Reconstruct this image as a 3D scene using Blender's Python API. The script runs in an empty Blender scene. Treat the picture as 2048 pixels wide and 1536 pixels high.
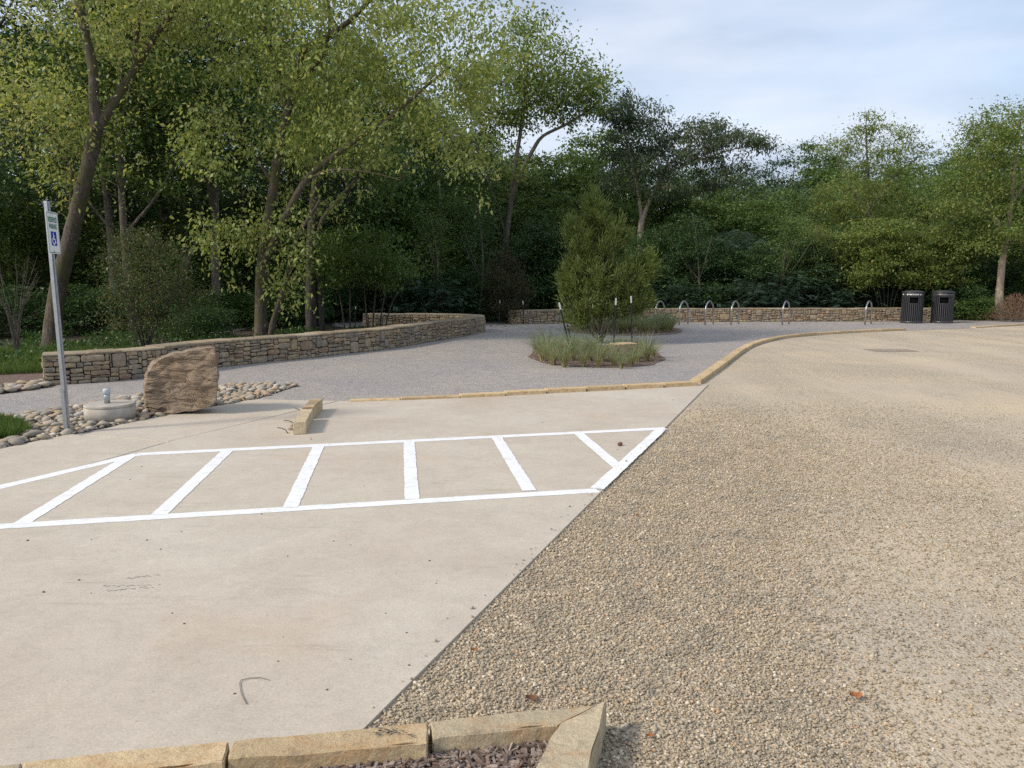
import bpy, bmesh, math, random
import numpy as np
from mathutils import Vector, Matrix, noise as mnoise
R = math.radians
DENOISE = False
scene = bpy.context.scene
col = scene.collection

# ------------------------------------------------------------------ camera, light, exposure
FPX, CX, CY, HOR, CAMH = 1547.0, 1024.0, 768.0, 556.0, 1.6      # in pixels of the 2048x1536 photograph
PITCH = math.atan((CY - HOR) / FPX)
cam_d = bpy.data.cameras.new('camera'); cam = bpy.data.objects.new('camera', cam_d); col.objects.link(cam)
cam_d.sensor_width = 36; cam_d.lens = 36 * FPX / 2048; cam_d.clip_start = 0.05; cam_d.clip_end = 2000
cam.location = (0, 0, CAMH); cam.rotation_euler = (math.pi / 2 - PITCH, 0, 0)
scene.camera = cam
SUN_DIR = Vector((-0.90, -0.42, 0.74)).normalized()
SUN_EL = math.asin(SUN_DIR.z); SUN_ROT = math.atan2(SUN_DIR.x, SUN_DIR.y) % (2 * math.pi)
sd = bpy.data.lights.new('sun', 'SUN'); sd.energy = 2.3; sd.angle = R(8); sd.color = (1.0, 0.90, 0.76)
sun = bpy.data.objects.new('sun', sd); col.objects.link(sun)
sun.rotation_euler = SUN_DIR.to_track_quat('Z', 'Y').to_euler()
scene.view_settings.view_transform = 'Standard'; scene.view_settings.look = 'None'
scene.view_settings.gamma = 1; scene.view_settings.use_curve_mapping = False
scene.view_settings.exposure = 0.50
scene.render.engine = 'CYCLES'
scene.cycles.use_denoising = DENOISE
scene.cycles.max_bounces = 6; scene.cycles.diffuse_bounces = 3; scene.cycles.glossy_bounces = 2
scene.cycles.transmission_bounces = 4; scene.cycles.sample_clamp_indirect = 6
w = bpy.data.worlds.new('World'); scene.world = w; w.use_nodes = True
nt = w.node_tree; nt.nodes.clear()
def nn(nt, t, **kw):
    n = nt.nodes.new(t)
    for k, v in kw.items(): setattr(n, k, v)
    return n
def ramp(nt, stops, interp='LINEAR'):
    n = nt.nodes.new('ShaderNodeValToRGB'); cr = n.color_ramp; cr.interpolation = interp
    while len(cr.elements) > len(stops): cr.elements.remove(cr.elements[-1])
    while len(cr.elements) < len(stops): cr.elements.new(1)
    for e, (p, c) in zip(cr.elements, stops):
        e.position = p; e.color = (c, c, c, 1) if isinstance(c, (int, float)) else (*c, 1)
    return n
def mixc(nt, fac, a, b, mode='MIX'):
    m = nt.nodes.new('ShaderNodeMix'); m.data_type = 'RGBA'; m.blend_type = mode
    for i, v in ((0, fac), (6, a), (7, b)):
        if isinstance(v, bpy.types.NodeSocket): nt.links.new(v, m.inputs[i])
        elif isinstance(v, (int, float)): m.inputs[i].default_value = v if i == 0 else (v, v, v, 1)
        else: m.inputs[i].default_value = (*v, 1)
    return m.outputs[2]
sky = nn(nt, 'ShaderNodeTexSky', sky_type='NISHITA', sun_disc=False, sun_elevation=SUN_EL, sun_rotation=SUN_ROT)
sky.dust_density = 2.0
tc = nn(nt, 'ShaderNodeTexCoord'); mp = nn(nt, 'ShaderNodeMapping'); mp.inputs['Scale'].default_value = (1.0, 1.0, 3.4)
mp.inputs['Rotation'].default_value = (R(12), R(-18), R(25)); mp.inputs['Location'].default_value = (0.3, 1.7, 0.2)
nt.links.new(tc.outputs['Generated'], mp.inputs[0])
n1 = nn(nt, 'ShaderNodeTexNoise'); n1.inputs['Scale'].default_value = 1.5; n1.inputs['Detail'].default_value = 6; n1.inputs['Roughness'].default_value = .5; n1.inputs['Distortion'].default_value = .4
n2 = nn(nt, 'ShaderNodeTexNoise'); n2.inputs['Scale'].default_value = 2.6; n2.inputs['Detail'].default_value = 6; n2.inputs['Roughness'].default_value = .5
nt.links.new(mp.outputs[0], n1.inputs[0]); nt.links.new(mp.outputs[0], n2.inputs[0])
cf = ramp(nt, [(0.38, 0.35), (0.64, 0.95)]); nt.links.new(n1.outputs[0], cf.inputs[0])
cc = ramp(nt, [(0.35, (5.0, 5.8, 7.1)), (0.50, (6.7, 7.5, 8.9)), (0.65, (8.3, 8.8, 9.8))]); nt.links.new(n2.outputs[0], cc.inputs[0])
skyc = mixc(nt, 1.0, sky.outputs[0], (2.0, 2.0, 2.0), 'MULTIPLY')
mc = mixc(nt, cf.outputs[0], skyc, cc.outputs[0])
bg = nn(nt, 'ShaderNodeBackground'); bg.inputs[1].default_value = 0.075; nt.links.new(mc, bg.inputs[0])
wo = nn(nt, 'ShaderNodeOutputWorld'); nt.links.new(bg.outputs[0], wo.inputs[0])

# ------------------------------------------------------------------ helpers
cp, sp = math.cos(PITCH), math.sin(PITCH)
def ray(px, py):
    a, b = px - CX, CY - py
    return (a, FPX * cp + b * sp, -FPX * sp + b * cp)
def G(px, py, z=0.0):
    d = ray(px, py); t = (z - CAMH) / d[2]
    return Vector((d[0] * t, d[1] * t, z))
def at(px, py, Y):
    d = ray(px, py); t = Y / d[1]
    return Vector((d[0] * t, Y, CAMH + d[2] * t))
def tag(o, label=None, cat=None, group=None, kind=None):
    if label: o['label'] = label
    if cat: o['category'] = cat
    if group: o['group'] = group
    if kind: o['kind'] = kind
    return o
def link(name, me, parent=None, loc=None):
    o = bpy.data.objects.new(name, me); col.objects.link(o)
    if parent: o.parent = parent
    if loc is not None: o.location = loc
    return o
def empty(name, loc=(0, 0, 0), rz=0):
    o = bpy.data.objects.new(name, None); col.objects.link(o); o.location = loc; o.rotation_euler = (0, 0, rz); o.empty_display_size = .1
    return o
def pymesh(name, V, F, mat, smooth=False, rnd=None):
    me = bpy.data.meshes.new(name); me.from_pydata([tuple(v) for v in V], [], [tuple(f) for f in F]); me.materials.append(mat)
    if smooth: me.polygons.foreach_set('use_smooth', [True] * len(me.polygons))
    if rnd is not None:
        a = me.attributes.new('rnd', 'FLOAT', 'FACE'); a.data.foreach_set('value', np.asarray(rnd, dtype=np.float32))
    me.update(); return me
def npmesh(name, V, F, mat, smooth=False, rnd=None):
    V = np.asarray(V, dtype=np.float32); F = np.asarray(F, dtype=np.int32); k = F.shape[1]
    me = bpy.data.meshes.new(name); me.vertices.add(len(V)); me.vertices.foreach_set('co', V.ravel())
    me.loops.add(F.size); me.loops.foreach_set('vertex_index', F.ravel())
    me.polygons.add(len(F)); me.polygons.foreach_set('loop_start', np.arange(0, F.size, k, dtype=np.int32))
    me.polygons.foreach_set('loop_total', np.full(len(F), k, dtype=np.int32))
    if smooth: me.polygons.foreach_set('use_smooth', np.ones(len(F), dtype=bool))
    if rnd is not None:
        a = me.attributes.new('rnd', 'FLOAT', 'FACE'); a.data.foreach_set('value', np.asarray(rnd, dtype=np.float32))
    me.materials.append(mat); me.update(calc_edges=True); me.validate(); return me
def bmmesh(name, bm, mat, smooth=False):
    me = bpy.data.meshes.new(name); bm.to_mesh(me); bm.free(); me.materials.append(mat)
    if smooth: me.polygons.foreach_set('use_smooth', [True] * len(me.polygons))
    return me
class MB:
    def __init__(s): s.V, s.F, s.r = [], [], []
    def add(s, V, F, r=0.5):
        k = len(s.V); s.V += [tuple(v) for v in V]; s.F += [tuple(i + k for i in f) for f in F]; s.r += [r] * len(F)
    def box(s, c, size, rz=0, r=0.5):
        x, y, z = [q / 2 for q in size]; ca, sa = math.cos(rz), math.sin(rz); V = []
        for dz in (-z, z):
            for dx, dy in ((-x, -y), (x, -y), (x, y), (-x, y)):
                V.append((c[0] + dx * ca - dy * sa, c[1] + dx * sa + dy * ca, c[2] + dz))
        s.add(V, [(0, 3, 2, 1), (4, 5, 6, 7), (0, 1, 5, 4), (1, 2, 6, 5), (2, 3, 7, 6), (3, 0, 4, 7)], r)
    def tube(s, pts, rad, n=8, cap=True, r=0.5):
        V, F = tube(pts, rad, n); k = len(pts)
        if cap: F = list(F) + [tuple(range(n))[::-1], tuple(range((k - 1) * n, k * n))]
        s.add(V, F, r)
    def lathe(s, prof, n=32, c=(0, 0, 0), r=0.5):
        V = []; F = []
        for (rr, z) in prof:
            for i in range(n):
                a = 2 * math.pi * i / n; V.append((c[0] + rr * math.cos(a), c[1] + rr * math.sin(a), c[2] + z))
        for j in range(len(prof) - 1):
            for i in range(n): F.append((j * n + i, j * n + (i + 1) % n, (j + 1) * n + (i + 1) % n, (j + 1) * n + i))
        s.add(V, F, r)
    def build(s, name, mat, parent=None, smooth=False, loc=None):
        return link(name, pymesh(name, s.V, s.F, mat, smooth, s.r), parent, loc)
def tube(pts, rad, n=6):
    P = np.array([tuple(p) for p in pts], dtype=float); k = len(P)
    if np.isscalar(rad): rad = [rad] * k
    T = np.gradient(P, axis=0); T /= np.linalg.norm(T, axis=1)[:, None] + 1e-9
    up = np.array([0, 0, 1.]) if abs(T[0][2]) < .9 else np.array([1., 0, 0])
    V = []; u = np.cross(T[0], up); u /= np.linalg.norm(u) + 1e-9
    ang = np.arange(n) * 2 * math.pi / n
    for i in range(k):
        u = u - T[i] * np.dot(u, T[i]); u /= np.linalg.norm(u) + 1e-9; v = np.cross(T[i], u)
        V.append(P[i] + rad[i] * (np.cos(ang)[:, None] * u + np.sin(ang)[:, None] * v))
    V = np.concatenate(V); F = []
    for j in range(k - 1):
        for i in range(n): F.append((j * n + i, j * n + (i + 1) % n, (j + 1) * n + (i + 1) % n, (j + 1) * n + i))
    return V, F
def resample(pts, step):
    P = [Vector(p) for p in pts]; n = len(P); out = []
    # Catmull-Rom
    for i in range(n - 1):
        p0 = P[max(i - 1, 0)]; p1 = P[i]; p2 = P[i + 1]; p3 = P[min(i + 2, n - 1)]
        m = max(1, int((p2 - p1).length / step))
        for j in range(m):
            t = j / m; t2 = t * t; t3 = t2 * t
            out.append(0.5 * ((2 * p1) + (p2 - p0) * t + (2 * p0 - 5 * p1 + 4 * p2 - p3) * t2 + (3 * p1 - p0 - 3 * p2 + p3) * t3))
    out.append(P[-1]); return out
def inpoly(x, y, poly):
    x = np.asarray(x); y = np.asarray(y); ins = np.zeros(x.shape, bool); n = len(poly); j = n - 1
    for i in range(n):
        xi, yi = poly[i][0], poly[i][1]; xj, yj = poly[j][0], poly[j][1]
        c = ((yi > y) != (yj > y)) & (x < (xj - xi) * (y - yi) / (yj - yi + 1e-12) + xi); ins ^= c; j = i
    return ins

# ------------------------------------------------------------------ materials
def newmat(name):
    m = bpy.data.materials.new(name); m.use_nodes = True; t = m.node_tree; t.nodes.clear()
    o = nn(t, 'ShaderNodeOutputMaterial'); b = nn(t, 'ShaderNodeBsdfPrincipled'); t.links.new(b.outputs[0], o.inputs[0])
    return m, t, b, o
def simple(name, c, rough=.7, metal=0, var=.12, scale=30, bump=.0, spec=.4):
    m, t, b, o = newmat(name); b.inputs['Roughness'].default_value = rough; b.inputs['Metallic'].default_value = metal
    b.inputs['Specular IOR Level'].default_value = spec
    g = nn(t, 'ShaderNodeTexCoord'); n = nn(t, 'ShaderNodeTexNoise'); n.inputs['Scale'].default_value = scale; n.inputs['Detail'].default_value = 5
    t.links.new(g.outputs['Object'], n.inputs[0])
    r = ramp(t, [(.3, tuple(x * (1 - var) for x in c)), (.7, tuple(min(1, x * (1 + var)) for x in c))]); t.links.new(n.outputs[0], r.inputs[0])
    t.links.new(r.outputs[0], b.inputs['Base Color'])
    if bump:
        bp = nn(t, 'ShaderNodeBump'); bp.inputs['Strength'].default_value = bump; bp.inputs['Distance'].default_value = .01
        t.links.new(n.outputs[0], bp.inputs['Height']); t.links.new(bp.outputs[0], b.inputs['Normal'])
    return m
def noise_n(t, vec, scale, detail=5, rough=.55, dist=0):
    n = nn(t, 'ShaderNodeTexNoise'); n.inputs['Scale'].default_value = scale; n.inputs['Detail'].default_value = detail
    n.inputs['Roughness'].default_value = rough; n.inputs['Distortion'].default_value = dist; t.links.new(vec, n.inputs[0]); return n.outputs[0]
def rampo(t, src, stops, interp='LINEAR'):
    r = ramp(t, stops, interp); t.links.new(src, r.inputs[0]); return r.outputs[0]
def bumpo(t, b, h, strength, dist, prev=None):
    bp = nn(t, 'ShaderNodeBump'); bp.inputs['Strength'].default_value = strength; bp.inputs['Distance'].default_value = dist
    t.links.new(h, bp.inputs['Height'])
    if prev: t.links.new(prev, bp.inputs['Normal'])
    t.links.new(bp.outputs[0], b.inputs['Normal']); return bp.outputs[0]
def mapping(t, vec, scale=(1, 1, 1), rot=(0, 0, 0), loc=(0, 0, 0)):
    m = nn(t, 'ShaderNodeMapping'); m.inputs['Scale'].default_value = scale; m.inputs['Rotation'].default_value = rot; m.inputs['Location'].default_value = loc
    t.links.new(vec, m.inputs[0]); return m.outputs[0]

def leafmat(name, cols, trans=.42, tcol=1.25, rough=.45):
    m, t, b, o = newmat(name)
    a = nn(t, 'ShaderNodeAttribute'); a.attribute_name = 'rnd'
    n = len(cols); c = rampo(t, a.outputs['Fac'], [(i / max(1, n - 1), cc) for i, cc in enumerate(cols)])
    g = nn(t, 'ShaderNodeTexCoord'); ns = noise_n(t, g.outputs['Object'], .55, 3)
    oi = nn(t, 'ShaderNodeObjectInfo')
    v = rampo(t, ns, [(.3, .80), (.7, 1.22)]); c = mixc(t, 1.0, c, v, 'MULTIPLY')
    v2 = rampo(t, oi.outputs['Random'], [(0, (.88, .92, .85)), (1, (1.12, 1.06, 1.1))]); c = mixc(t, 1.0, c, v2, 'MULTIPLY')
    t.links.new(c, b.inputs['Base Color']); b.inputs['Roughness'].default_value = rough; b.inputs['Specular IOR Level'].default_value = .28
    tr = nn(t, 'ShaderNodeBsdfTranslucent'); tc_ = mixc(t, 1.0, c, (tcol * 1.05, tcol, tcol * .55), 'MULTIPLY'); t.links.new(tc_, tr.inputs[0])
    ms = nn(t, 'ShaderNodeMixShader'); ms.inputs[0].default_value = trans
    t.links.new(b.outputs[0], ms.inputs[1]); t.links.new(tr.outputs[0], ms.inputs[2]); t.links.new(ms.outputs[0], o.inputs[0])
    return m
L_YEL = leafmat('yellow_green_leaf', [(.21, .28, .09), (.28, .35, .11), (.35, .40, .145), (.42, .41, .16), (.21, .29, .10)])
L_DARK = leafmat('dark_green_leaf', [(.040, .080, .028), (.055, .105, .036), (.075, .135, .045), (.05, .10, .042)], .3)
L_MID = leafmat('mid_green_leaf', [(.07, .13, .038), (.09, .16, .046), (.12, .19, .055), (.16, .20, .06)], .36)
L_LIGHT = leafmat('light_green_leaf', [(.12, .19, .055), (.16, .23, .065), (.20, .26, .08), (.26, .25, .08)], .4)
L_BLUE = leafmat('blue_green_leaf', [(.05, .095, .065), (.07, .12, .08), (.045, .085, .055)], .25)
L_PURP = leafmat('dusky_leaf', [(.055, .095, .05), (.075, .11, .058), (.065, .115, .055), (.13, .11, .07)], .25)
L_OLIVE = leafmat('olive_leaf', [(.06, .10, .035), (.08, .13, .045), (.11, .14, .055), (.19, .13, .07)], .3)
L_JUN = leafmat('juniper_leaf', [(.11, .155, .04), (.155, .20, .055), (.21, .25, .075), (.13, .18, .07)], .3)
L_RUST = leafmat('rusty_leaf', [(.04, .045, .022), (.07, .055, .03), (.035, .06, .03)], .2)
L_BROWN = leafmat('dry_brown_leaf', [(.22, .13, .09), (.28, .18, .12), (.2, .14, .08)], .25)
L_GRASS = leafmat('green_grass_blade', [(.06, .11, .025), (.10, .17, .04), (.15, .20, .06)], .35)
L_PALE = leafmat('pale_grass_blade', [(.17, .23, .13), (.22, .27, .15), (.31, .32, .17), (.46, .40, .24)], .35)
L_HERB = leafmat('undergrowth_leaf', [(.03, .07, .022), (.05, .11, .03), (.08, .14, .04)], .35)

def barkmat(name, a, bcol, moss=0.0):
    m, t, b, o = newmat(name); g = nn(t, 'ShaderNodeTexCoord')
    v = mapping(t, g.outputs['Object'], (1, 1, .18)); n = noise_n(t, v, 22, 7, .65, .6); c = rampo(t, n, [(.32, a), (.62, bcol)])
    n3 = noise_n(t, g.outputs['Object'], 5.0, 4); c = mixc(t, rampo(t, n3, [(.55, 0), (.72, .55)]), c, tuple(min(1, x * 1.7) for x in bcol))
    if moss:
        n2 = noise_n(t, g.outputs['Object'], 3.2, 5); c = mixc(t, rampo(t, n2, [(.42, 0), (.6, moss)]), c, (.075, .07, .02))
    t.links.new(c, b.inputs['Base Color']); b.inputs['Roughness'].default_value = .9; bumpo(t, b, n, .9, .03); return m
BARK = barkmat('grey_brown_bark', (.055, .045, .036), (.17, .145, .115))
BARK_MOSS = barkmat('mossy_bark', (.03, .022, .016), (.125, .10, .08), .8)
BARK_DARK = barkmat('dark_bark', (.03, .026, .022), (.085, .072, .06))
BARK_PALE = barkmat('pale_bark', (.14, .11, .085), (.32, .27, .21))

def stonemat(name, cols, bump=.6, scale=14):
    m, t, b, o = newmat(name); g = nn(t, 'ShaderNodeTexCoord')
    a = nn(t, 'ShaderNodeAttribute'); a.attribute_name = 'rnd'
    n = len(cols); c = rampo(t, a.outputs['Fac'], [(i / max(1, n - 1), cc) for i, cc in enumerate(cols)])
    n1 = noise_n(t, g.outputs['Object'], scale, 7, .65); c = mixc(t, 1.0, c, rampo(t, n1, [(.3, .62), (.7, 1.3)]), 'MULTIPLY')
    n2 = noise_n(t, g.outputs['Object'], 4, 4); c = mixc(t, rampo(t, n2, [(.5, 0), (.72, .5)]), c, (.16, .15, .125))
    t.links.new(c, b.inputs['Base Color']); b.inputs['Roughness'].default_value = .88; bumpo(t, b, n1, bump, .02); return m
STONE = stonemat('wall_stone', [(.28, .21, .125), (.34, .265, .17), (.23, .20, .16), (.38, .31, .21), (.27, .175, .11), (.30, .265, .21), (.42, .31, .18), (.25, .205, .14)])
COPE = stonemat('coping_stone', [(.26, .205, .13), (.36, .29, .19), (.22, .19, .145), (.33, .24, .14), (.40, .34, .25)])
def kerbmat(name, c1, c2):
    m, t, b, o = newmat(name); g = nn(t, 'ShaderNodeTexCoord'); ov = g.outputs['Object']; at_ = nn(t, 'ShaderNodeAttribute'); at_.attribute_name = 'rnd'
    n1 = noise_n(t, ov, 5, 6, .6, .6); c = rampo(t, n1, [(.3, c1), (.65, c2)])
    c = mixc(t, 1.0, c, rampo(t, at_.outputs['Fac'], [(0, .85), (1, 1.12)]), 'MULTIPLY')
    n2 = noise_n(t, mapping(t, ov, (1, 1, 1), (0, 0, 0), (4, 7, 2)), 7, 7, .7, .8); c = mixc(t, rampo(t, n2, [(.52, 0), (.68, .55)]), c, (.46, .23, .09))
    n3 = noise_n(t, mapping(t, ov, (1, 1, 1), (0, 0, 0), (1, 3, 9)), 11, 8, .75); c = mixc(t, rampo(t, n3, [(.55, 0), (.72, .7)]), c, (.17, .14, .10))
    n4 = noise_n(t, ov, 160, 4, .7); c = mixc(t, 1.0, c, rampo(t, n4, [(.3, .78), (.7, 1.18)]), 'MULTIPLY')
    t.links.new(c, b.inputs['Base Color']); b.inputs['Roughness'].default_value = .9; b.inputs['Specular IOR Level'].default_value = .2
    bumpo(t, b, n4, .5, .004, bumpo(t, b, noise_n(t, ov, 26, 8, .7), .9, .012)); return m
KERB = kerbmat('kerb_sandstone', (.47, .35, .20), (.63, .49, .30))
KERB_GREY = kerbmat('kerb_grey_sandstone', (.44, .37, .25), (.58, .48, .32))
KERB_OLD = stonemat('kerb_sandstone', [(.46, .32, .16), (.52, .38, .21), (.42, .33, .19), (.50, .36, .18)], .5, 9)
COBBLE = stonemat('river_cobble', [(.36, .30, .215), (.44, .385, .30), (.31, .275, .22), (.46, .34, .20), (.26, .235, .20), (.54, .50, .43), (.42, .25, .15)], .25, 20)
MORTAR = simple('dark_mortar', (.035, .030, .024), .95)
SOIL = None

# concrete
m, t, b, o = newmat('concrete'); CONC = m; g = nn(t, 'ShaderNodeTexCoord'); ov = g.outputs['Object']
n1 = noise_n(t, ov, .55, 6, .6, .3); n2 = noise_n(t, ov, 3.5, 7, .7, .5); n3 = noise_n(t, ov, 90, 4, .6); n4 = noise_n(t, mapping(t, ov, (1, 1, 1), (0, 0, 0), (9, 4, 0)), .9, 6, .62, .6)
c = rampo(t, n1, [(.3, (.475, .41, .325)), (.7, (.565, .51, .425))])
c = mixc(t, 1.0, c, rampo(t, n2, [(.25, .90), (.75, 1.07)]), 'MULTIPLY'); n7 = noise_n(t, ov, 22, 8, .75, .4); c = mixc(t, 1.0, c, rampo(t, n7, [(.3, .90), (.5, 1.0), (.7, 1.06)]), 'MULTIPLY')
n8 = noise_n(t, mapping(t, ov, (1, 1, 1), (0, 0, 0), (3, 8, 1)), 45, 3, .5); c = mixc(t, rampo(t, n8, [(.70, 0), (.76, .5)]), c, (.22, .19, .15))
c = mixc(t, 1.0, c, rampo(t, n3, [(.3, .86), (.7, 1.10)]), 'MULTIPLY')
c = mixc(t, rampo(t, n4, [(.58, 0), (.76, .30)]), c, (.50, .33, .21))
st = noise_n(t, mapping(t, ov, (.5, 5.0, 1), (0, 0, R(8))), 2.2, 6, .65, 1.0); c = mixc(t, rampo(t, st, [(.60, 0), (.74, .45)]), c, (.26, .22, .18))
t.links.new(c, b.inputs['Base Color']); b.inputs['Roughness'].default_value = .82; b.inputs['Specular IOR Level'].default_value = .25
br = noise_n(t, mapping(t, ov, (6, 140, 1), (0, 0, R(28))), 1.0, 3); bumpo(t, b, n3, .25, .004, bumpo(t, b, br, .18, .004))
# paint
m, t, b, o = newmat('white_road_paint'); PAINT = m; g = nn(t, 'ShaderNodeTexCoord'); n1 = noise_n(t, g.outputs['Object'], 14, 7, .7); 
c = rampo(t, n1, [(.30, (.60, .57, .52)), (.42, (.78, .78, .77)), (.6, (.84, .85, .86))]); t.links.new(c, b.inputs['Base Color']); b.inputs['Roughness'].default_value = .6
bumpo(t, b, noise_n(t, g.outputs['Object'], 90, 4), .3, .004)
# grey crushed stone path
m, t, b, o = newmat('grey_crushed_stone'); PATHM = m; g = nn(t, 'ShaderNodeTexCoord'); ov = g.outputs['Object']
vo = nn(t, 'ShaderNodeTexVoronoi'); vo.inputs['Scale'].default_value = 85; t.links.new(ov, vo.inputs['Vector'])
c = rampo(t, vo.outputs['Color'], [(.0, (.175, .16, .152)), (.35, (.31, .288, .272)), (.7, (.395, .368, .345)), (1, (.57, .53, .49))])
n1 = noise_n(t, ov, .6, 5, .6, .5); c = mixc(t, 1.0, c, rampo(t, n1, [(.3, (.92, .92, .94)), (.7, (1.10, 1.06, 1.0))]), 'MULTIPLY')
n5 = noise_n(t, ov, 6, 5, .6, .5); c = mixc(t, 1.0, c, rampo(t, n5, [(.3, .88), (.7, 1.1)]), 'MULTIPLY')
n2 = noise_n(t, mapping(t, ov, (.35, 3, 1), (0, 0, R(12)), (3, 0, 0)), 1.0, 5, .6); c = mixc(t, rampo(t, n2, [(.55, 0), (.75, .35)]), c, (.34, .25, .21))
t.links.new(c, b.inputs['Base Color']); b.inputs['Roughness'].default_value = .92; bumpo(t, b, vo.outputs['Distance'], .8, .012)
# tan gravel road
m, t, b, o = newmat('tan_gravel'); ROADM = m; g = nn(t, 'ShaderNodeTexCoord'); ov = g.outputs['Object']
vo = nn(t, 'ShaderNodeTexVoronoi'); vo.inputs['Scale'].default_value = 72; t.links.new(ov, vo.inputs['Vector'])
c = rampo(t, vo.outputs['Color'], [(.0, (.27, .222, .16)), (.3, (.42, .352, .255)), (.6, (.51, .435, .325)), (.85, (.60, .52, .40)), (1, (.74, .66, .53))])
du = noise_n(t, mapping(t, ov, (.85, .17, 1), (0, 0, R(-12)), (1.5, 2.2, 0)), 1.0, 6, .6, .5)
dust = rampo(t, du, [(.42, .05), (.66, .75)]); tint = noise_n(t, ov, .35, 4)
dc = rampo(t, tint, [(.35, (.53, .445, .32)), (.65, (.48, .415, .325))])
fine = noise_n(t, ov, 60, 6, .7); dc = mixc(t, 1.0, dc, rampo(t, fine, [(.3, .84), (.7, 1.12)]), 'MULTIPLY')
c = mixc(t, dust, c, dc)
n2 = noise_n(t, ov, .5, 5, .6, .5); c = mixc(t, 1.0, c, rampo(t, n2, [(.3, (.88, .88, .90)), (.7, (1.12, 1.08, 1.0))]), 'MULTIPLY')
t.links.new(c, b.inputs['Base Color']); b.inputs['Roughness'].default_value = .92
h = mixc(t, dust, vo.outputs['Distance'], 0.3); bumpo(t, b, h, .9, .014)
# loose gravel stones
GRAV = stonemat('gravel_stone', [(.28, .225, .15), (.39, .315, .21), (.34, .285, .21), (.45, .365, .245), (.27, .24, .19), (.42, .34, .225), (.49, .405, .28), (.64, .56, .43), (.49, .30, .16)], .2, 60)
# ground (leaf litter / mulch)
m, t, b, o = newmat('leaf_litter'); LITTER = m; g = nn(t, 'ShaderNodeTexCoord'); ov = g.outputs['Object']
n1 = noise_n(t, ov, 24, 7, .75); n2 = noise_n(t, ov, .35, 4)
c = rampo(t, n1, [(.3, (.022, .016, .012)), (.5, (.055, .038, .027)), (.75, (.12, .085, .06))])
c = mixc(t, rampo(t, n2, [(.45, 0), (.62, .55)]), c, (.035, .055, .018)); t.links.new(c, b.inputs['Base Color']); b.inputs['Roughness'].default_value = 1; bumpo(t, b, n1, 1, .04)
m, t, b, o = newmat('bark_mulch'); MULCH = m; g = nn(t, 'ShaderNodeTexCoord'); ov = g.outputs['Object']
n1 = noise_n(t, mapping(t, ov, (1, 3, 1), (0, 0, .6)), 30, 7, .75, 1.5); c = rampo(t, n1, [(.3, (.10, .068, .052)), (.5, (.22, .15, .115)), (.72, (.36, .27, .215))])
t.links.new(c, b.inputs['Base Color']); b.inputs['Roughness'].default_value = 1; bumpo(t, b, n1, 1, .03)
CHIP = stonemat('mulch_chip', [(.10, .065, .045), (.22, .17, .14), (.34, .28, .24), (.14, .07, .04)], .4, 40)
STEEL = simple('galvanised_steel', (.42, .45, .48), .38, .8, .1, 20)
RACKM = simple('rack_steel', (.36, .36, .37), .32, .9, .15, 12)
BINM = simple('black_powder_coat', (.040, .042, .048), .33, .0, .1, 30, 0, .5)
BININ = simple('bin_inner_dark', (.004, .004, .005), 1.0, spec=.05)
PRECAST = simple('precast_concrete', (.40, .37, .32), .9, 0, .18, 9, .3)
WHITE = simple('white_sign_face', (.72, .75, .74), .35, 0, .03, 5)
GREEN = simple('sign_green', (.01, .16, .08), .4, 0, .05)
BLUE = simple('sign_blue', (.008, .03, .33), .4, 0, .05)
WHITE2 = simple('white_paint', (.80, .80, .78), .5, 0, .05)
GREY_T = simple('grey_lettering', (.20, .20, .21), .5)
TIP = simple('weathered_white_tip', (.50, .52, .50), .6, 0, .15)
TPOST = simple('dark_green_post_paint', (.012, .022, .017), .5, 0, .2)
RUST = simple('rusty_rod', (.05, .035, .028), .8, 0, .2)
STAIN = simple('dark_iron', (.22, .19, .155), .7, 0, .2, 40)

# ------------------------------------------------------------------ the setting
def sheet(name, pts, z, mat, kind='structure'):
    bm = bmesh.new(); vs = [bm.verts.new((p[0], p[1], z)) for p in pts]; f = bm.faces.new(vs); f.normal_update()
    if f.normal.z < 0: bmesh.ops.reverse_faces(bm, faces=[f])
    bmesh.ops.triangulate(bm, faces=bm.faces[:])
    o = link(name, bmmesh(name, bm, mat)); tag(o, kind=kind); return o
def ground():
    n = 60; xs = np.concatenate([np.linspace(-260, -40, 12), np.linspace(-36, 50, 50), np.linspace(60, 300, 12)])
    ys = np.concatenate([np.linspace(-40, 20, 8), np.linspace(24, 60, 30), np.linspace(66, 400, 26)])
    V = []; 
    for y in ys:
        for x in xs:
            d = max(0, y - 34); z = min(d * .03, 1.2) + max(0, min(1, (y - 48) / 70)) ** 1.4 * 9 
            if x < 0: z += max(0, min(1, (y - 30) / 30)) * 1.5 * min(1, -x / 10)
            z += mnoise.noise(Vector((x * .1, y * .1, 0))) * min(.6, d * .03); V.append((x, y, z))
    nx = len(xs); F = [(j * nx + i, j * nx + i + 1, (j + 1) * nx + i + 1, (j + 1) * nx + i) for j in range(len(ys) - 1) for i in range(nx - 1)]
    o = link('ground', pymesh('ground', V, F, LITTER, True)); tag(o, kind='structure')
ground()
CEDGE_A, CEDGE_B = G(1415, 770, .034), G(740, 1447, .034)
sheet('gravel_road', [(-6, -8), (70, -8), (70, 27.2), (-2, 27.2), (-6, 9)], .019, ROADM)
WALL_PX = [(92, 771), (190, 765), (302, 755), (436, 735), (520, 726), (600, 718), (700, 706.5), (776, 698), (864, 683), (920, 674), (950, 668)]
KERB_PX = [(1402, 771), (1440, 744), (1500, 699), (1540, 685), (1581, 677), (1659, 670), (1740, 665.5), (1823, 662)]
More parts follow.
